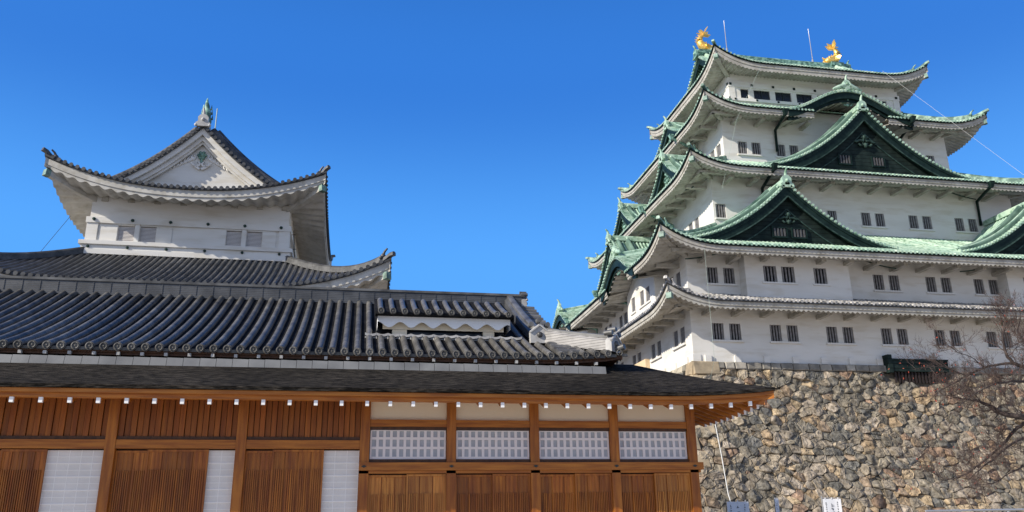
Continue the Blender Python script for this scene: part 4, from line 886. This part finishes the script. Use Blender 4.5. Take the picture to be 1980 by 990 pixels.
for i in range(5, 9):
    a, b = posts[i]+.108, posts[i+1]-.108
    mb = MB(); mb.box(a, b, HW+.0, HW+.05, 3.80, 4.262); mb.build('plaster_panel', CREAM, hall)
    beam(a, b, 3.635, 3.795, -.07, .08); beam(a, b, 3.57, 3.63, -.05, .08, WOOD_DARK)
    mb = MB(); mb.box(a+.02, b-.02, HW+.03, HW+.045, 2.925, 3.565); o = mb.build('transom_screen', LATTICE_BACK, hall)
    mb = MB(); n = 11; w = (b-a-.04)/n
    for k in range(n+1): x = a+.02+w*k; mb.box(max(x-.03, a+.012), min(x+.03, b-.012), HW-.002, HW+.027, 2.925, 3.565)
    for z in (2.925, 3.145, 3.355): mb.box(a+.012, b-.012, HW-.004, HW+.025, z, z+.055)
    mb.box(a+.012, b-.012, HW-.005, HW+.024, 3.545, 3.565)
    mb.build('lattice', LATTICE_BAR, o)
    beam(a, b, 2.85, 2.92, -.05, .08, WOOD_DARK)
beam(.14, 8.22, 2.675, 2.845, -.135, .02, name='tie_beam'); beam(.14, 8.16, 2.61, 2.672, -.09, .02)
for i in range(5, 10):
    mb = MB(); x = posts[i]; mb.prism([(x-.06, 2.76), (x, 2.73), (x+.06, 2.76), (x, 2.79)], H, -.15, -.13); mb.build('nail_cover', IRON, hall)
def door(a, b, ztop, zb, y, boards=3, m_=None):
    m_ = m_ or WOOD_V
    mb = MB(); mb.box(a, b, HW+y+.03, HW+y+.05, zb, ztop); o = mb.build('sliding_door', WOOD_V, hall)
    mb = MB(); w = (b-a)/boards
    for k in range(boards):
        mb.box(a+w*k+.012, a+w*(k+1)-.012, HW+y+.012, HW+y+.031, zb, ztop-.002).shade(.75, 1.3)
    mb.box(a, a+.035, HW+y-.012, HW+y+.011, zb, ztop-.003); mb.box(b-.035, b, HW+y-.012, HW+y+.011, zb, ztop-.003); mb.box(a+.036, b-.036, HW+y-.012, HW+y+.011, ztop-.05, ztop-.004)
    mb.build('boards', m_, o)
    mb = MB(); nb = max(6, int((b-a)/.046))
    for k in range(nb):
        x = a+.05+(b-a-.10)*(k+.5)/nb
        if abs(((x-a)/w) % 1-.5) > .44: continue
        mb.box(x-.011, x+.011, HW+y-.016, HW+y+.011, zb, ztop-.42).shade()
        if k % 2 == 0: mb.box(x-.006, x+.006, HW+y+.004, HW+y+.0115, ztop-.418, ztop-.06)
    mb.build('battens', m_, o)
def screen(a, b, ztop, zb, y):
    mb = MB(); mb.box(a, b, HW+y, HW+y+.015, zb, ztop); o = mb.build('paper_screen', SHOJI, hall)
    mb = MB()
    z = ztop-.27
    while z > zb: mb.box(a+.012, b-.012, HW+y-.012, HW+y-.001, z-.012, z+.012); z -= .272
    mb.box(a, a+.012, HW+y-.013, HW+y-.001, zb, ztop); mb.box(b-.012, b, HW+y-.013, HW+y-.001, zb, ztop)
    n = max(2, round((b-a)/.24))
    for k in range(1, n): x = a+(b-a)*k/n; mb.box(x-.007, x+.007, HW+y-.004, HW+y-.001, zb, ztop)
    z = ztop-.135
    while z > zb: mb.box(a+.012, b-.012, HW+y-.005, HW+y-.001, z-.006, z+.006); z -= .272
    mb.build('lattice', SHOJI_BAR, o)
ZF = .95
for i, (f, g2) in enumerate(((.5, .5), (.5, .5), (.5, .55), (.2, .775), (.40, .68))):
    a, b = posts[i]+.11, posts[i+1]-.11; w = b-a; mid_ = a+w*(.541 if i == 2 else .774 if i == 3 else .683 if i == 4 else .55)
    door(a, a+(mid_-a)*.38, 3.11, ZF, .035, 2); door(a+(mid_-a)*.34, mid_, 3.13, ZF, -.02, 4)
    screen(mid_-.02, b, 3.115, ZF, .055)
for i in range(5, 9):
    a, b = posts[i]+.11, posts[i+1]-.11; m_ = a+(b-a)*.50; door(a, m_+.02, 2.585, ZF, .03, 3, WOOD_PALE if i == 5 else None); door(m_-.02, b, 2.60, ZF, -.025, 3, WOOD_PALE if i in (5, 8) else None)
mb = MB(); mb.box(-14, 8.2, HW-.1, HW+.2, .75, ZF-.003); mb.build('sill_beam', WOOD_H, hall)
mb = MB(); mb.box(-14, 7.9, HW+.13, 20.2, .3, 4.35); mb.box(-30, 6.0, 20.3, 30.2, .3, 5.35); mb.build('inner_wall', WOOD_DARK, hall)
mb = MB(); mb.box(8.02, 8.07, HW+.13, 21.0, .75, 4.27); mb.build('side_planks', WOOD_RED, hall)
mb = MB(); mb.box(-14.3, 8.5, HW-.35, 21.6, 0, .30); mb.build('stone_footing', STONE_CUT, hall)
# shingled lower eave (front and right-hand side)
XE = 9.56; OV = 1.47
PF = Fr((-16.0, HW-OV), (1, 0), (0, 1)); PR = Fr((XE, HW-OV), (0, 1), (-1, 0))
LF = XE+16.0
psF = Side(PF, LF, 0, 2.55, 4.285, .43, .0, .16, 3.0, 2.2); psR = Side(PR, 14, 0, 2.55, 4.285, .43, .0, .16, 3.0, 2.2)
mb = MB()
for s in (psF, psR): s.sheet(mb, (), .075)
pent = mb.build('shingle_eave', KOKERA, hall)
mb = MB()
for s, L in ((psF, LF), (psR, 14)):
    u = np.linspace(0.03, L-.03, 90); d = np.maximum(s.dist(u), 0); zz = s.z(u, 0*u)
    for ta, tb_, za_, zb_ in ((.05, .17, -.08, -.16), (.14, .30, -.162, -.25)):
        t1, t2 = np.minimum(ta, d), np.minimum(tb_, d)
        mb.grid(np.stack([s.fr.p(u, t1, zz+za_), s.fr.p(u, t1, zz+zb_), s.fr.p(u, t2, zz+zb_)]), False)
    t = np.minimum(OV+.1, d); mb.grid(np.stack([s.fr.p(u, np.minimum(.05, d), zz-.081), s.fr.p(u, t, zz-.081+.43*t*.98)]), False)
mb.build('eave_board', WOOD_H, pent)
def rafter_pair(fr, s, u, tin):
    z = float(s.z(np.array([u]), np.array([0.]))[0]); a = fr.p(u, .20, z-.298); b = fr.p(u, tin, z-.298+.36*(tin-.20))
    mb = MB(); mb.sweep([a-np.array([0, 0, .055]), b-np.array([0, 0, .055])], .068, .098, round_top=False); o = mb.build('rafter', WOOD_H, hall)
    mb = MB(); mb.sweep([a-np.array([0, 0, .0585])-fr.T*.062, a-np.array([0, 0, .0585])-fr.T*.001], .074, .104, round_top=False); mb.build('rafter_cap', WHITE, o)
ux = [posts[5]+.485*k for k in range(-0, 20)]+[posts[5]-.53*k for k in range(1, 25)]
for x in sorted(ux):
    if x > XE-.25: continue
    u = x+16.0; rafter_pair(PF, psF, u, min(OV+.05, max(.35, XE-x-.05)))
for k in range(1, 11): rafter_pair(PR, psR, .30+.34*k, min(OV+.05, .30+.34*k))
mb = MB(); mb.sweep([(8.0, HW, 4.36), ((XE+8)/2-.05, HW-OV/2+.05, 4.17), (XE-.18, HW-OV+.18, 4.06)], .16, .17, round_top=False); mb.build('hip_rafter', WOOD_H, hall)
# upper wall, cap tiles and blocks between the two roofs
mb = MB(); mb.box(-16, 6.0, 19.9, 20.1, 4.9, 5.60); mb.box(5.85, 6.02, 20.1, 27, 4.9, 5.60); mb.build('upper_wall', WOOD_DARK, hall)
mb = MB(); x = float(at(1172, 715, 19.1)[0])
while x > -15:
    mb.hexa([(x-.345, 19.06, 4.90), (x-.004, 19.06, 4.90), (x-.004, 19.30, 4.95), (x-.345, 19.30, 4.95), (x-.345, 19.12, 5.14), (x-.004, 19.12, 5.132), (x-.004, 19.30, 5.16), (x-.345, 19.30, 5.168)]); x -= .35
mb.build('cap_tiles', material('silver_cap_tile', (0.15, 0.15, 0.15), 0.4, col2=(0.24, 0.24, 0.235), nscale=1.4), hall)
for k in range(36): mb = MB(); mb.box(5.75-.50*k, 5.82-.50*k, 19.20, 19.29, 5.19, 5.26); mb.build('spacer_block', TILE_LIGHT, hall)
# tiled upper roof
ZE, DE = 5.36, 19.2
XT = 6.5
TF = Fr((-30.0, DE), (1, 0), (0, 1)); TR = Fr((XT, DE), (0, 1), (-1, 0)); TB = Fr((XT, DE+11.6), (-1, 0), (0, -1))
tA, tB = .375, .0165
sF = Side(TF, 36.5, 0, 5.8, ZE, tA, tB, .14, 2.5, 2.0, tg=1.75, verge=1.35); sB = Side(TB, 36.5, 0, 5.8, ZE, tA, tB, .14, 2.5, 2.0, tg=1.75, verge=1.35)
sR = Side(TR, 11.6, 0, 1.75, ZE, tA, tB, .14, 2.5, 2.0, tg=1.75)
mb = MB()
for s in (sF, sR, sB): s.sheet(mb, (), .05)
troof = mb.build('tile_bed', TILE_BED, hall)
mb = MB(); rim = MB()
tm0 = sF.tmax; sF.tmax = lambda u: np.where((u > 30.33) & (u < 34.2), np.minimum(tm0(u), 1.82), tm0(u))
sF.rolls(mb, .29, .082, 10, (), 9, True, 14, rim=rim); sF.tmax = tm0
sR.rolls(mb, .29, .074, 5, (), 7, True, 12, rim=rim); sB.rolls(mb, .29, .074, 4, (), 5, False)
u = np.arange(30.0-16, 36.3, .29)              # rings on the round tile faces, pendent eave tiles between them
K = int((36.5-.148)//.29); uu = 18.25+(np.arange(K+1)-K/2)*.29
for x in uu:
    if x < 15: continue
    c = sF.P(np.array([x]), np.array([0.]))[0]+np.array([0, -.062, .01]); a = np.linspace(0, 2*np.pi, 17)
    mb.tube(np.stack([c[0]+.070*np.cos(a), np.full(17, c[1]), c[2]+.070*np.sin(a)], 1), .014, 5, False)
    mb.ball(c+np.array([0, .01, 0]), .028, 6, 4, (1, .5, 1))
    c2 = c+np.array([.145, .05, -.03]); mb.hexa([c2+np.array(q) for q in ((-.075, 0, -.05), (.075, 0, -.05), (.075, .05, -.05), (-.075, .05, -.05), (-.075, 0, .02), (.075, 0, .02), (.075, .05, .02), (-.075, .05, .02))])
for q_ in (rim,): mb.V += q_.V; mb.tint += q_.tint; mb.G += [([i+mb.n for i in f], g_) for f, g_ in q_.G]; mb.n += q_.n
mb.build('tile_rolls', TILE_ROLL, troof)
mb = MB()
for s, L in ((sF, 36.5), (sR, 11.6)):
    u = np.linspace(.03, L-.03, 90); d = np.maximum(s.dist(u), 0); zz = s.z(u, 0*u)
    t1, t2, t3 = np.minimum(.06, d), np.minimum(.12, d), np.minimum(1.2, d)
    mb.grid(np.stack([s.fr.p(u, t1, zz-.05), s.fr.p(u, t1, zz-.10), s.fr.p(u, t2, zz-.10), s.fr.p(u, t2, zz-.15), s.fr.p(u, t3, zz-.12+.34*t3)]), False)
mb.build('eave_board', WOOD_DARK, troof)
ZR = ZE+tA*5.8+tB*5.8**2
XG = XT-1.35
mb = MB(); mb.box(-30, XG-.05, DE+5.8-.20, DE+5.8+.20, ZR-.10, ZR+.30); x = XG-.45
while x > -16: mb.box(x-.010, x+.010, DE+5.8-.212, DE+5.8+.212, ZR-.02, ZR+.31); x -= .475
mb.build('ridge', TILE_RIDGE, troof)
mb = MB(); mb.sweep([(-30, DE+5.8, ZR+.30), (0, DE+5.8, ZR+.30), (XG+.02, DE+5.8, ZR+.30)], .46, .10)
x = XG-.45
while x > -16: x -= .475
mb.build('ridge_cap', TILE_HALL, troof)
RG = Fr((XT, DE), (0, 1), (-1, 0))
def gable_tile(mb, c, ax, sc=1.0):                       # house-shaped end tile with a boss and three round knobs
    ax = np.array(ax, float); sd = np.array([-ax[1], ax[0], 0]); up = np.array([0, 0, 1.]); pts = [(-.24, 0), (.24, 0), (.25, .30), (0, .50), (-.25, .30)]
    A = [c+sc*(sd*x+up*z)+ax*.05 for x, z in pts]; B = [c+sc*(sd*x+up*z)-ax*.12 for x, z in pts]
    mb.raw(np.array(A+B), [(i, (i+1) % 5, 5+(i+1) % 5, 5+i) for i in range(5)], False, [list(range(5)), list(range(5, 10))])
    for x0, z0, x1, z1 in ((-.25, .26, 0, .46), (0, .46, .25, .26)): mb.sweep([c+sc*(sd*x0+up*z0)+ax*.06, c+sc*(sd*x1+up*z1)+ax*.06], .06, .05)
def boss_tile(mb0, mb, c, ax, sc=1.0):
    ax = np.array(ax, float); sd = np.array([-ax[1], ax[0], 0]); up = np.array([0, 0, 1.]); mb0.ball(c+ax*.05+up*.22*sc, .085*sc, 9, 6)
    for x in (-.22, 0, .22): e = c+sc*(sd*x+up*(.62 if x == 0 else .50)); mb.tube([e-ax*.14, e+ax*.08], .066*sc, 10)
ends = [(np.array([XG+.05, DE+5.8, ZR-.06]), (1, 0, 0), .85)]
# descending verge ridge and hip ridge on the right
XK = XG-.45
tk = np.linspace(1.55, 5.7, 14); P = TF.p(30+XK, tk, ZE+tA*tk+tB*tk*tk+.03)
mb = MB(); mb.sweep(P, .34, .30); mb.build('descending_ridge', TILE_RIDGE, troof)
mb = MB(); mb.sweep(P+np.array([0, 0, .30]), .20, .10); mb.build('ridge_cap', TILE_HALL, troof)
ends.append((P[0]+np.array([0, -.06, .0]), (0, -1, 0), 1.0))
h = sF.hip('R', 12, .18, 1.9); mb = MB(); mb.sweep(h+np.array([0, 0, .02]), .32, np.linspace(.34, .42, 12)); mb.build('hip_ridge', TILE_LIGHT_S, troof)
mb = MB(); mb.sweep(h+np.array([0, 0, .35]), .22, .10); mb.build('ridge_cap', TILE_HALL, troof)
q = 2**-.5; ends.append((h[0]+np.array([0, 0, .0]), (q, -q, 0), .95))
mb = MB(); mb.tube([h[0]+np.array([-.1, .1, .05]), h[0]+np.array([.2, -.2, .12])], .075, 10); mb.build('corner_roll', TILE_HALL, troof)
for c, ax, sc_ in ends:
    m1, m2, m3 = MB(), MB(), MB(); gable_tile(m1, c, ax, sc_); boss_tile(m2, m3, c, ax, sc_); o_ = m1.build('ridge_end_tile', TILE_LIGHT, troof); m2.build('boss', TILE_HALL, o_); m3.build('knobs', TILE_HALL, o_)
mb = MB()                                             # verge tiles stepping down the gable edge, gable wall
for t in np.arange(.35, 5.7, .30):
    for fr in (TF, ):
        u = 30+XG; z = ZE+tA*t+tB*t*t; mb.tube(fr.p([u-.28, u+.30], [t, t], [z+.07, z+.05]), .085, 9); mb.fbox(fr, u-.2, u+.27, t-.13, t+.14, z-.10, z+.02)
mb.build('verge_tiles', TILE_HALL, troof)
mb = MB(); tt = np.linspace(1.7, 9.9, 21); zt = ZE+tA*np.minimum(tt, 11.6-tt)+tB*np.minimum(tt, 11.6-tt)**2-.12
mb.grid(np.stack([RG.p(tt, 1.75, zt), RG.p(tt, 1.75, 0*tt+5.9)]), False); mb.build('gable_wall', WOOD_DARK, troof)
# low smoke vent with its own little roof
vent = MB(); VX0, VX1 = .46, 4.02
VF = Fr((VX0, 20.9), (1, 0), (0, 1)); LV = VX1-VX0
vs = Side(VF, LV, 0, 1.9, 6.79, .34, .05, 0, 1, 2, tg=.0001, verge=0.0); vs.tmax = lambda u: np.full_like(u, 1.9)
tt = np.linspace(0, 1.9, 6)[:, None]; uu2 = np.linspace(-.05, LV+.05, 20)[None]
P0 = VF.p(uu2, tt, 6.79+.34*tt+.05*tt*tt); vent.grid(P0, True); vent.grid(np.stack([P0[0], P0[0]-np.array([0, 0, .06]), P0[0]+np.array([0, .3, -.07])]), False)
for sd in (0, -1): vent.grid(np.stack([P0[:, sd], P0[:, sd]-np.array([0, 0, .20])]), False)
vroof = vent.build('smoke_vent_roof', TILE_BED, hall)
mb = MB(); r_ = .074; rng_u = np.arange(.10, LV, .305); th = np.linspace(0, np.pi, 9)
rim = MB()
for u in rng_u:
    t = np.linspace(-.04, 1.75, 8); b = VF.p(u, t, 6.79+.34*np.maximum(t, 0)+.05*t*t)
    mb.grid(b[:, None]+r_*np.cos(th)[None, :, None]*VF.U+r_*1.15*np.sin(th)[None, :, None]*np.array([0, 0, 1.]), True)
    rim.disc(b[0]+np.array([0, -.012, .01]), VF.U, (0, 0, 1), r_*1.2, 14)
    a = np.linspace(0, 2*np.pi, 15); c = b[0]+np.array([0, -.022, .01]); rim.tube(np.stack([c[0]+.068*np.cos(a), np.full(15, c[1]), c[2]+.068*np.sin(a)], 1), .013, 5, False); rim.ball(c, .028, 6, 4, (1, .5, 1))
for V_, in ((rim,),):
    b0 = mb.n; mb.V += V_.V; mb.tint += V_.tint; mb.Q += [q_+b0 for q_ in V_.Q]; mb.QS += V_.QS; mb.G += [([i+b0 for i in f], g_) for f, g_ in V_.G]; mb.n += V_.n
mb.build('tile_rolls', TILE_ROLL, vroof)
mb = MB(); u = np.linspace(.02, LV-.02, 100); sc_ = 6.52+.075*np.cos(2*np.pi*(u-.32)/.575)*-1
for y0, zt_, dz in ((20.98, 6.72, 0.0),): 
    A = VF.p(u, .20, 0*u+zt_); B = VF.p(u, .20, sc_-.02); C_ = VF.p(u, .25, sc_-.02); mb.grid(np.stack([A, B]), False); mb.grid(np.stack([B, C_]), False)
mb.grid(VF.p(np.array([[.02, .02]]).T*0+np.array([[.02], [.02]]), np.array([[.20, .9]]), np.array([[6.45], [6.74]])), False); mb.grid(VF.p(np.array([[LV-.02], [LV-.02]]), np.array([[.20, .9]]), np.array([[6.45], [6.74]])), False)
mb.build('scalloped_board', WHITE, vroof)
mb = MB(); A = VF.p(u[4:-4], .42, 0*u[4:-4]+6.74); mb.grid(np.stack([A, VF.p(u[4:-4], .42, 0*u[4:-4]+6.42)]), False)
mb.fbox(VF, .42, .80, .44, .75, 6.24, 6.418); mb.fbox(VF, LV-.72, LV-.42, .44, .75, 6.24, 6.418); mb.fbox(VF, .40, LV-.40, .40, .80, 6.20, 6.238)
mb.build('vent_frame', CREAM, vroof)
mb = MB(); mb.fbox(VF, .80, LV-.72, .60, .62, 6.2, 6.42); mb.fbox(VF, .02, LV-.02, .85, .9, 6.0, 6.75); mb.build('vent_opening', GLASS_DARK, vroof)
mb = MB()                                             # three courses of curved tiles below the vent
for k in range(14):
    a0 = .17+.295*k; s5_ = np.linspace(0, 1, 7)
    for j in range(3):
        y = 21.02-.035*j*-1+.03; z = 5.955+.078*(3-j)+.0; sag = .035*(1-(2*s5_-1)**2)
        A = np.stack([a0+.29*s5_, 0*s5_+y-.05+.02*j, z-sag+.058], 1); B = A+np.array([0, 0, -.064]); C_ = A+np.array([0, .16, .02]); mb.grid(np.stack([C_, A, B]), False)
    mb.tube([(a0+.295, 20.98, 5.97), (a0+.295, 21.04, 6.235)], .012, 5)
mb.box(.17, 4.3, 21.10, 21.3, 5.9, 6.15)
mb.build('course_tiles', TILE_LIGHT, troof)

# ------------------------------------------------------------------ bare tree at the right edge
TX = float(at(2190, 900, 26)[0])
tree = thing('bare_tree', 'nearly bare tree with fine grey twigs and a few last red leaves', 'tree', (TX, 26.2, 0))
rt = np.random.default_rng(5)
limbs_px = [  # (pixel x, pixel y, depth, radius)
 [(2170, 800, 26, .15), (2060, 822, 26, .11), (1980, 807, 26, .085), (1938, 800, 26.3, .075), (1916, 786, 26.5, .055), (1894, 775, 26.7, .04), (1862, 772, 27, .022), (1835, 765, 27.2, .012)],
 [(2150, 755, 26, .13), (2050, 725, 25.6, .09), (1985, 711, 25.4, .06), (1960, 702, 25.3, .055), (1945, 684, 25.3, .045), (1938, 655, 25.4, .032), (1942, 625, 25.5, .02), (1930, 600, 25.6, .012)],
 [(1962, 703, 25.3, .045), (1940, 703, 25.4, .038), (1903, 710, 25.7, .032), (1868, 727, 26, .028), (1842, 741, 26.2, .022), (1822, 752, 26.4, .014), (1800, 772, 26.6, .008)],
 [(2170, 800, 26.2, .14), (2070, 795, 27, .09), (1985, 815, 27.3, .055), (1962, 831, 27.5, .05), (1938, 860, 27.7, .042), (1912, 882, 27.9, .035), (1877, 912, 28, .027), (1847, 925, 28.1, .02), (1825, 929, 28.2, .016), (1795, 908, 28.4, .010), (1770, 898, 28.5, .006)],
 [(2040, 802, 27, .07), (1985, 843, 26.5, .042), (1950, 862, 26.3, .034), (1915, 892, 26.1, .024), (1890, 912, 26, .014), (1868, 932, 26, .007)],
 [(2000, 740, 25.5, .05), (1960, 737, 25.2, .035), (1925, 742, 25.0, .025), (1885, 760, 24.9, .015), (1850, 790, 24.9, .008)],
 [(2035, 725, 26, .07), (1985, 668, 26.3, .035), (1968, 640, 26.5, .025), (1975, 610, 26.7, .015), (1960, 585, 26.8, .008)],
 [(1868, 727, 26, .018), (1835, 712, 26, .014), (1800, 708, 26, .010), (1768, 715, 26.2, .006)],
 [(1903, 710, 25.7, .018), (1880, 692, 25.5, .012), (1850, 680, 25.5, .009), (1815, 650, 25.5, .005)],
 [(1985, 900, 26.5, .03), (1955, 912, 26.5, .02), (1920, 935, 26.5, .012), (1880, 940, 26.5, .006)],
]
mb = MB(); tw = MB(); lf = MB(); leaves = []
tb_ = np.array([TX, 26.2, 0.]); mb.tube([tb_, tb_+np.array([.05, .05, 1.2]), tb_+np.array([-.12, .0, 2.6]), at(2170, 800, 26), at(2150, 740, 26), at(2160, 690, 26)], [.36, .28, .24, .19, .14, .08], 10)
def twigs(p, d, L, r, lev):
    n = 4 if lev < 2 else 3; P = [p]; dd = d.copy()
    for k in range(n):
        dd = dd+rt.normal(0, .20, 3)+np.array([0, 0, .05]); dd /= np.linalg.norm(dd); P.append(P[-1]+dd*L/n)
    P = np.array(P); tw.tube(P, np.linspace(r, r*.5, len(P)), 3 if lev else 4, False)
    if lev >= 1 and rt.random() < .012: leaves.append(P[-1])
    if lev < 3:
        for k in range((5, 4, 3)[lev]):
            f = rt.uniform(.2, 1)*(len(P)-1); i = min(int(f), len(P)-2); q = P[i]+(P[i+1]-P[i])*(f-i)
            ax = rt.normal(0, 1, 3); ax[1] *= .6; v = (P[i+1]-P[i]); v /= np.linalg.norm(v); e = v*.75+ax/np.linalg.norm(ax)*.62+np.array([-.05, 0, .08]); e /= np.linalg.norm(e)
            twigs(q, e, L*rt.uniform(.42, .68), max(r*.58, .0042), lev+1)
for lb in limbs_px:
    P = np.array([at(x, y, Y) for x, y, Y, r in lb]); r = np.array([q[3] for q in lb])*1.2
    w = np.linspace(0, len(lb)-1, len(lb)*3); PP = np.stack([np.interp(w, range(len(lb)), P[:, i]) for i in range(3)], 1); PP[1:-1] += rt.normal(0, .012, PP[1:-1].shape)
    RR = np.interp(w, range(len(lb)), r); mb.tube(PP, RR, 7)
    ln = np.linalg.norm(np.diff(PP, axis=0), axis=1).sum(); nT = int(ln*4.4)
    for k in range(nT):
        f = rt.uniform(.12, 1)*(len(PP)-1); i = min(int(f), len(PP)-2); q = PP[i]+(PP[i+1]-PP[i])*(f-i); v = PP[i+1]-PP[i]; v /= np.linalg.norm(v)
        ax = rt.normal(0, 1, 3); ax[1] *= .6; ax[2] = abs(ax[2])*rt.choice([1, 1, -.6]); e = v*.55+ax/np.linalg.norm(ax)*.85; e /= np.linalg.norm(e)
        twigs(q, e, rt.uniform(.45, 1.0), max(.0075, min(.014, RR[i]*.4)), 0)
for px, py, Y in ((1820, 745, 26), (1780, 720, 26), (1755, 712, 26), (1845, 760, 26.3), (1800, 770, 26), (1950, 612, 25.6), (1935, 650, 25.5), (1730, 735, 26.2), (1765, 925, 28.4), (1745, 930, 28.4), (1770, 905, 28.4), (1830, 740, 26.2), (1860, 700, 25.8), (1900, 700, 25.6), (1968, 600, 25.8)):
    for k in range(rt.integers(3, 7)): leaves.append(at(px+rt.normal(0, 22), py+rt.normal(0, 15), Y))
for p in leaves:
    a, b = rt.normal(0, 1, 3), rt.normal(0, 1, 3); a[2] -= .8; a /= np.linalg.norm(a); b = np.cross(a, b); b /= np.linalg.norm(b); L = rt.uniform(.055, .095); c = np.cross(a, b)*.012
    lf.raw([p, p+a*L*.5+b*L*.24+c, p+a*L, p+a*L*.5-b*L*.24+c], [(0, 1, 2, 3)])
trunk = mb.build('trunk', BARK, tree); tw.build('twigs', TWIG, tree); lf.build('leaves', LEAF, tree)

# ------------------------------------------------------------------ banners, railing, wires
BN = [((1405, 971), (1448, 969), .10, 0, 'white cloth banner beside the timber hall, leftmost and widest of the three'),
      ((1497, 963), (1517, 966), .62, 1, 'narrow white cloth banner turned edge-on, between the other two banners'),
      ((1590, 963), (1622, 966), -.1, 2, 'bright sunlit white banner standing to the right of the other banners')]
for (p0, p1, tw_, idx, lab) in BN:
    a, b = at(*p0, 29.0), at(*p1, 29.0); w = b[0]-a[0]; zt = (a[2]+b[2])/2
    yaw = (.05, .85, -.18)[idx]; wr = w/max(math.cos(yaw), .5)
    bt = thing('banner', lab, 'banner', (a[0], 29.0, 0), 'cloth banners in front of the stone rampart')
    fr = Fr((a[0], 29.0), (math.cos(yaw), math.sin(yaw)), (-math.sin(yaw), math.cos(yaw)))
    mb = MB(); mb.tube([fr.p(-.03, 0, 0), fr.p(-.03, 0, zt+.10)], .014, 8); mb.build('pole', IRON if idx != 2 else STEEL, bt)
    mb = MB(); mb.tube([fr.p(-.07, 0, zt+.03), fr.p(wr, 0, zt+.03)], .010, 6)
    mb.build('crossbar', IRON if idx != 2 else STEEL, bt)
    u = np.linspace(0, wr, 12)[None]; z = np.linspace(.35, zt, 16)[:, None]
    fo = lambda u, z: .03*np.sin(u*9+z*2)*np.minimum(1, (zt-z)*1.2+.15)
    mb = MB(); mb.grid(fr.p(u+0*z, fo(u, z), z+0*u), True)
    for k in range(3): uu_ = wr*(.15+.35*k); mb.fbox(fr, uu_-.02, uu_+.02, -.012, .012, zt-.01, zt+.045)
    cl = mb.build('cloth', CLOTH, bt)
    mb = MB(); rb = np.random.default_rng(idx)            # brush-written columns
    for cx, z_top, n, s in ((.16, zt-.10, 9, .07), (.50, zt-.14, 5, .13), (.80, zt-.09, 9, .07)):
        for k in range(n):
            zc = z_top-(k+.5)*s*1.15; x0 = wr*cx
            if zc < .5: continue
            for _ in range(5 if s < .1 else 4):
                h_ = rb.random() < .6; l = s*rb.uniform(.35, .85); x = x0+rb.uniform(-.2, .2)*s; zz_ = zc+rb.uniform(-.38, .38)*s; th_ = s*.10
                d_ = float(fo(np.array(x), np.array(zz_)))-.006
                if h_: mb.raw(fr.p([x-l/2, x+l/2, x+l/2, x-l/2], d_, [zz_-th_*.6, zz_+th_*.2, zz_+th_*1.2, zz_+th_*.4]), [(0, 1, 2, 3)])
                else: mb.raw(fr.p([x-th_/2, x+th_/2, x+th_/2, x-th_/2], d_, [zz_-l/2, zz_-l/2, zz_+l/2, zz_+l/2]), [(0, 1, 2, 3)])
    mb.build('lettering', INK, cl)
rl = thing('railing', 'low pale metal railing along the foot of the stone rampart', 'railing', (26, 32, 0))
mb = MB(); a = at(1802, 988, 32.0); z = a[2]
mb.tube([(a[0]-.3, 32, z), (34, 32.2, z+.02)], .045, 8); mb.build('top_rail', STEEL, rl)
mb = MB(); mb.tube([(a[0]-.3, 32, z-.5), (34, 32.2, z-.5)], .03, 8); mb.build('lower_rail', STEEL, rl)
for k in range(8): mb = MB(); x = a[0]+.1+1.2*k; mb.tube([(x, 32.02+.02*k, 0), (x, 32.02+.02*k, z-.02)], .035, 8); mb.build('post', STEEL, rl)
def wire(name, pts, r, m_, lab, cat='cable'):
    mb = MB(); P = []
    for p, q in zip(pts[:-1], pts[1:]):
        for f in np.linspace(0, 1, 8)[:-1]: P.append(np.array(p)*(1-f)+np.array(q)*f)
    P.append(np.array(pts[-1])); mb.tube(P, r, 5); return tag(mb.build(name, m_, None), lab, cat)
E0 = D
q0 = at(1362, 480, D-3.15)
wire('lightning_cable', [at(1471, 128, D+7.45), at(1424, 232, D+4.7), at(1396, 366, D+1.6)], .010, CABLE, 'thin pale green cable slanting down from the top roof across the upper white wall')
wire('lightning_cable', [at(1400, 336, D+1.75), q0], .022, CABLE, 'short thin cable hanging between the third and second copper eaves near the corner') if False else None
wire('drop_cable', [q0, (q0[0]+.0, D-3.15, 11.0), at(1371, 745, D-1.2), at(1380, 805, D-1.75)], .010, CABLE, 'thin pale cable hanging straight down from the copper eave past the lower windows')
wire('conduit_pipe', [at(1380, 805, D-1.75), at(1395, 880, D-3.35), at(1408, 955, D-4.75), (float(at(1408, 955, D-4.75)[0])+.1, D-6.0, .05)], .030, CONDUIT, 'white conduit pipe running down the face of the stone rampart', 'pipe')
wire('stay_wire', [at(1706, 137, D+7.5), at(1990, 346, D+2), (60, D-8, 20)], .010, CONDUIT, 'thin white wire crossing the blue sky from the top roof at the right')
wire('stay_wire', [at(137, 417, 47.5), at(75, 491, 49), (-24, 50, 12)], .014, IRON, 'faint thin wire slanting off the left eave of the smaller tower')
